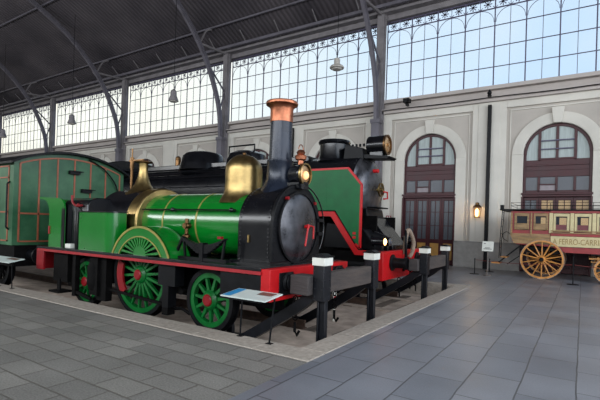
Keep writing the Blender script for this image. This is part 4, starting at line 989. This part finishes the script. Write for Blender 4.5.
for z_, w_ in ((0.95, 0.16), (0.99, 0.1), (1.14, 0.07)):
    yy = 16.82+(z_-0.88)*0.371-0.003; b.box(-3.0 if z_ > 1.1 else -2.88-w_/1.4, (-3.0+w_) if z_ > 1.1 else -2.88+w_, yy-0.003, yy+0.002, z_, z_+0.018)
b.build('print_line', ['blackmat'], NS, parent=nb)

# ====== horse coach ======
HC = thing('horse_coach', (0.5, 18.2, 0), 'red and cream horse drawn omnibus with golden spoked wheels by the wall', 'coach')
Yc0, Yc1 = 17.4, 19.1; XA, XB = -2.2, 4.2
b = MB()
P = [(XA, 2.36), (XA, 1.55), (XA+0.06, 1.28), (XA+0.2, 1.17), (-0.93, 1.12), (-0.93, 2.36)]
b.prism(P, 'xz', Yc0+0.02, Yc1-0.02); b.build('rear_body', ['coachred'], HC, bevel=0.01)
b = MB(); b.box(-0.93, XB, Yc0+0.02, Yc1-0.02, 1.1, 2.36); b.build('front_body', ['coachmaroon'], HC, bevel=0.01)
b = MB(); b.prism([(XA+0.12, 1.20), (-0.95, 1.20), (-0.95, 1.56), (XA+0.02, 1.56), (XA+0.02, 1.45)], 'xz', Yc0-0.01, Yc0+0.02); b.box(XA, -0.95, Yc0-0.02, Yc0+0.02, 1.47, 1.51); b.build('rear_panel', ['coachwood'], HC)
b = MB(); b.box(-0.93, XB, Yc0-0.02, Yc0+0.02, 1.51, 1.60); b.box(-0.95, XB, Yc0-0.03, Yc0+0.02, 2.30, 2.38); b.build('red_rail', ['coachred'], HC, bevel=0.005)
b = MB(); b.box(-0.93, XB, Yc0-0.025, Yc0+0.02, 1.15, 1.50); b.build('name_board', ['cream'], HC, bevel=0.005)
b = MB(); b.prism([(-0.9, 1.13), (XB, 1.13), (XB, 0.92), (-0.5, 0.95)], 'xz', Yc0, Yc1); b.build('sill', ['coachred'], HC)
def window(xc, x0, x1, fr, inner, gl):
    b = MB(); z0, z1 = 1.70, 2.28; yw = Yc0-0.02
    for k in range(12): pass
    b.box(x0, xc-0.17, yw, Yc0+0.02, z0, z1); b.box(xc+0.17, x1, yw, Yc0+0.02, z0, z1); b.box(xc-0.17, xc+0.17, yw, Yc0+0.02, 2.18, z1); b.box(xc-0.17, xc+0.17, yw, Yc0+0.02, z0, 1.92 if fr == 'coachwood' else z0+0.02)
    f = b.build('window_frame', [fr], HC, bevel=0.012)
    b = MB(); b.box(xc-0.175, xc+0.175, Yc0-0.0, Yc0+0.018, z0, 1.9); b.build('lower_sash', ['coachmaroon'], HC, parent=f)
    b = MB(); b.box(xc-0.175, xc+0.175, Yc0+0.004, Yc0+0.016, 1.88, 2.2, 0)
    if gl: b.box(xc-0.06 if gl == 1 else xc+0.0, xc+0.15, Yc0-0.002, Yc0+0.004, 1.9, 2.14, 1)
    b.build('window_glass', ['coachglass', 'glasso'], HC, parent=f)
window(-1.83, -2.08, -1.60, 'coachwood', 0, 0); window(-1.24, -1.47, -1.01, 'coachwood', 0, 2)
for k in range(8): xc = -0.62+k*0.62; window(xc, xc-0.24, xc+0.24, 'cream', 0, 1 if k < 2 else 0)
for k in range(9):
    b = MB(); x = -0.93+k*0.62; b.box(x-0.055, x+0.055, Yc0-0.04, Yc0+0.02, 1.60, 2.30); b.build('pillar', ['cream'], HC, bevel=0.01)
b = MB(); b.box(-1.56, -1.51, Yc0-0.04, Yc0+0.02, 1.5, 2.3); b.box(XA, XA+0.06, Yc0-0.03, Yc0+0.02, 1.5, 2.3); b.box(-0.93, XB, Yc0-0.05, Yc0+0.02, 1.60, 1.635); b.box(-0.93, XB, Yc0-0.05, Yc0+0.02, 1.66, 1.70); b.build('moulding', ['coachwood'], HC, bevel=0.005)
b = MB(); b.box(XA-0.36, XB+0.1, Yc0-0.09, Yc1+0.09, 2.38, 2.43); rf = b.build('roof', ['blackmat'], HC, bevel=0.01)
b = MB(); 
for z in (2.55, 2.66): b.tube([(XA, Yc0, z), (XB, Yc0, z)], 0.008, 6); b.tube([(XA, Yc1, z), (XB, Yc1, z)], 0.008, 6); b.tube([(XA, Yc0, z), (XA, Yc1, z)], 0.008, 6)
x = XA
while x < XB: b.cyl((x, Yc0, 2.42), (x, Yc0, 2.67), 0.008, 6); b.cyl((x, Yc1, 2.42), (x, Yc1, 2.67), 0.008, 6); x += 0.62
b.build('luggage_rail', ['blackmat'], HC, parent=rf)
b = MB(); b.box(XA-0.36, XA-0.24, Yc0-0.02, Yc0+0.1, 2.43, 2.58); b.build('roof_lamp', ['blackmat'], HC, parent=rf)
# rear ladder, step, braces
b = MB()
for y in (17.55, 17.95): b.tube([(XA-0.38, y, 0.62), (XA-0.36, y, 1.3), (XA-0.3, y, 2.45)], 0.014, 6)
for k in range(7): z = 0.75+k*0.26; b.tube([(XA-0.38+0.012*k, 17.55, z), (XA-0.38+0.012*k, 17.95, z)], 0.01, 6)
b.build('ladder', ['blackmat'], HC)
b = MB(); b.tube(smooth_pts([(XA, 17.6, 1.5), (XA-0.15, 17.6, 1.6), (XA-0.28, 17.6, 1.5), (XA-0.25, 17.6, 1.35), (XA-0.1, 17.6, 1.25)]), 0.013, 6); b.bar((XA+0.3, 17.6, 1.1), (XA-0.4, 17.6, 0.45), 0.03, 0.05); b.bar((XA+0.5, 17.6, 0.9), (XA-0.1, 17.6, 0.42), 0.02, 0.03)
b.build('step_bracket', ['blackmat'], HC)
b = MB(); b.box(XA-0.62, XA-0.34, 17.45, 18.1, 0.42, 0.46); b.build('step', ['wheelwood'], HC)
b = MB(); b.box(XA-0.32, XA-0.1, 17.45, 18.1, 0.66, 0.69); b.build('step', ['wheelwood'], HC)
# coach underframe
b = MB(); b.bar((-1.9, 17.7, 1.05), (2.6, 17.7, 0.92), 0.05, 0.1); b.bar((-1.9, 18.8, 1.05), (2.6, 18.8, 0.92), 0.05, 0.1); b.cyl((-1.17, 17.2, 0.69), (-1.17, 19.3, 0.69), 0.04, 10); b.cyl((0.72, 17.3, 0.42), (0.72, 19.2, 0.42), 0.04, 10)
b.tube([(-1.65+0.96*i/8, 17.5, 0.94-0.1*(1-((i-4)/4)**2)) for i in range(9)], 0, rect=(0.05, 0.05)); b.box(-1.21, -1.13, 17.46, 17.54, 0.69, 1.1); b.box(0.68, 0.76, 17.5, 18.9, 0.42, 0.8)
b.build('undercarriage', ['blackmat'], HC)
b = MB(); b.bar((0.2, 17.5, 0.78), (1.2, 17.5, 0.84), 0.06, 0.05); b.bar((0.25, 17.45, 0.68), (1.2, 17.45, 0.70), 0.05, 0.03); b.bar((0.45, 17.45, 0.81), (0.45, 19.0, 0.81), 0.06, 0.04); b.bar((0.45, 17.46, 0.68), (0.45, 17.46, 0.84), 0.04, 0.04); b.bar((0.2, 18.9, 0.78), (1.2, 18.9, 0.84), 0.06, 0.05); b.build('turning_frame', ['wheelwood'], HC)
def cwheel(c, r, n):
    b = MB(); b.lathe(c, (0,1,0), [(r-0.075,-0.03),(r-0.012,-0.03),(r-0.012,0.03),(r-0.075,0.03)], 56, 0, closed=True)
    for k in range(n):
        t = 2*PI*(k+0.5)/n; d = Vector((math.cos(t), 0, math.sin(t)))
        b.tube([Vector(c)+d*0.07, Vector(c)+d*(r*0.45), Vector(c)+d*(r*0.8), Vector(c)+d*(r-0.06)], [0.024, 0.026, 0.017, 0.02], 8)
    b.lathe(c, (0,-1,0), [(0.10,-0.1),(0.12,0.0),(0.1,0.07),(0.07,0.1),(0.0,0.1)], 20)
    w = b.build('wheel', ['wheelwood'], HC)
    b = MB(); b.lathe(c, (0,-1,0), [(0.075, 0.08), (0.07, 0.17), (0.05, 0.19), (0.0, 0.19)], 16); b.build('hub_cap', ['blackmat'], HC, parent=w)
    b = MB(); b.ring(c, (0,1,0), r, r-0.015, 0.055, 56); b.build('iron_tyre', ['steel'], HC, parent=w)
for y in (17.22, 19.28): cwheel((-1.17, y, 0.68), 0.68, 14); cwheel((0.75, y, 0.43), 0.43, 12)
def text(body, size, x, y, z, m, root, parent, name='lettering', wx=None):
    cu = bpy.data.curves.new(name, 'FONT'); cu.body = body; cu.size = size; cu.extrude = 0.002; cu.align_x = 'LEFT'
    to = bpy.data.objects.new('tmp', cu); COL.objects.link(to)
    bpy.context.view_layer.update()
    me = bpy.data.meshes.new_from_object(to.evaluated_get(bpy.context.evaluated_depsgraph_get()))
    bpy.data.objects.remove(to)
    w = max(v.co.x for v in me.vertices); sx = (wx/w) if wx else 1
    off = ROOTS[root.name]
    for v in me.vertices: v.co = Vector((x+v.co.x*sx, y-v.co.z, z+v.co.y))-off
    me.materials.append(M[m]); o = bpy.data.objects.new(name, me); COL.objects.link(o); o.parent = parent; return o
nb_ = [o for o in HC.children if o.name.startswith('name_board')][0]
text('A FERRO-CARRIL', 0.27, -0.86, Yc0-0.028, 1.23, 'letter', HC, nb_, wx=1.42)
rp_ = [o for o in HC.children if o.name.startswith('rear_panel')][0]
text('CORREOS', 0.17, -1.95, Yc0-0.013, 1.30, 'letter', HC, rp_, wx=0.75)

# ------------------------------------------------------------------ light
w = bpy.data.worlds.new('sky'); S.world = w; w.use_nodes = True; nt = w.node_tree; nd = nt.nodes; lk = nt.links
bg = nd['Background']; tc = nd.new('ShaderNodeTexCoord'); sx = nd.new('ShaderNodeSeparateXYZ'); lk.new(tc.outputs['Generated'], sx.inputs[0])
ra_ = nd.new('ShaderNodeValToRGB'); e = ra_.color_ramp.elements
mr = nd.new('ShaderNodeMapRange'); mr.inputs[1].default_value = -1.0; mr.inputs[2].default_value = 0.3; lk.new(sx.outputs['X'], mr.inputs[0]); lk.new(mr.outputs[0], ra_.inputs[0])
e[0].position = 0.0; e[0].color = (*srgb((255, 250, 226)), 1); e[1].position = 1.0; e[1].color = (*srgb((190, 216, 244)), 1)
e2 = e.new(0.22); e2.color = (*srgb((250, 250, 238)), 1); e3 = e.new(0.5); e3.color = (*srgb((206, 228, 246)), 1)
ns = nd.new('ShaderNodeTexNoise'); ns.inputs['Scale'].default_value = 3.0; ns.inputs['Detail'].default_value = 4; lk.new(tc.outputs['Generated'], ns.inputs['Vector'])
mx = nd.new('ShaderNodeMix'); mx.data_type = 'RGBA'; mx.inputs['B'].default_value = (0.80, 0.84, 0.88, 1)
m2 = nd.new('ShaderNodeMapRange'); m2.inputs[1].default_value = 0.45; m2.inputs[2].default_value = 0.75; m2.inputs[4].default_value = 0.6; lk.new(ns.outputs['Fac'], m2.inputs[0])
lk.new(m2.outputs[0], mx.inputs['Factor']); lk.new(ra_.outputs[0], mx.inputs['A']); gm = nd.new('ShaderNodeMix'); gm.data_type = 'RGBA'; gm.inputs['A'].default_value = (0.07, 0.07, 0.065, 1); gz = nd.new('ShaderNodeMapRange'); gz.inputs[1].default_value = -0.02; gz.inputs[2].default_value = 0.02; lk.new(sx.outputs['Z'], gz.inputs[0]); lk.new(gz.outputs[0], gm.inputs['Factor']); lk.new(mx.outputs['Result'], gm.inputs['B']); lk.new(gm.outputs['Result'], bg.inputs['Color'])
bg.inputs['Strength'].default_value = 1.25
def area(name, loc, rot, sx_, sy_, power, col):
    l = bpy.data.lights.new(name, 'AREA'); l.shape = 'RECTANGLE'; l.size = sx_; l.size_y = sy_; l.energy = power; l.color = col
    o = bpy.data.objects.new(name, l); COL.objects.link(o); o.location = loc; o.rotation_euler = rot; return o
# added lamp standing in for daylight of the opposite clerestory (facing +Y, tilted down)
area('south_daylight_fill', (-16, YS+0.2, 9.8), (math.radians(72), 0, 0), 60, 4.5, 7500, (0.93, 0.96, 1.0))
area('east_end_fill', (XR-0.2, 4, 7.0), (math.radians(90), 0, math.radians(90)), 24, 11, 2600, (0.95, 0.97, 1.0))  # added fill lamp standing in for daylight at the unseen hall end
def point(loc, p, c=(1.0, 0.68, 0.36), r=0.05):
    l = bpy.data.lights.new('lantern_bulb', 'POINT'); l.energy = p; l.color = c; l.shadow_soft_size = r
    o = bpy.data.objects.new('lantern_bulb', l); COL.objects.link(o); o.location = loc
point((LX, WY-0.45, LZ), 14)

# ------------------------------------------------------------------ camera
cam = bpy.data.cameras.new('camera'); co = bpy.data.objects.new('camera', cam); COL.objects.link(co)
r_ = Vector((0.83806316, 0.54468292, 0.03115532)); u_ = Vector((-0.02469231, -0.01917881, 0.99951111)); f_ = Vector((-0.54501415, 0.83842274, 0.00262358))
mt = Matrix((r_, u_, -f_)).transposed().to_4x4(); mt.translation = (0, 0, 1.6); co.matrix_world = mt
cam.sensor_width = 36; cam.lens = 435.106/600*36; cam.shift_y = (224.2-200)/600; cam.clip_end = 300
S.camera = co
S.view_settings.view_transform = 'Standard'; S.view_settings.look = 'None'; S.view_settings.gamma = 1; S.view_settings.use_curve_mapping = False
S.view_settings.exposure = 0.1
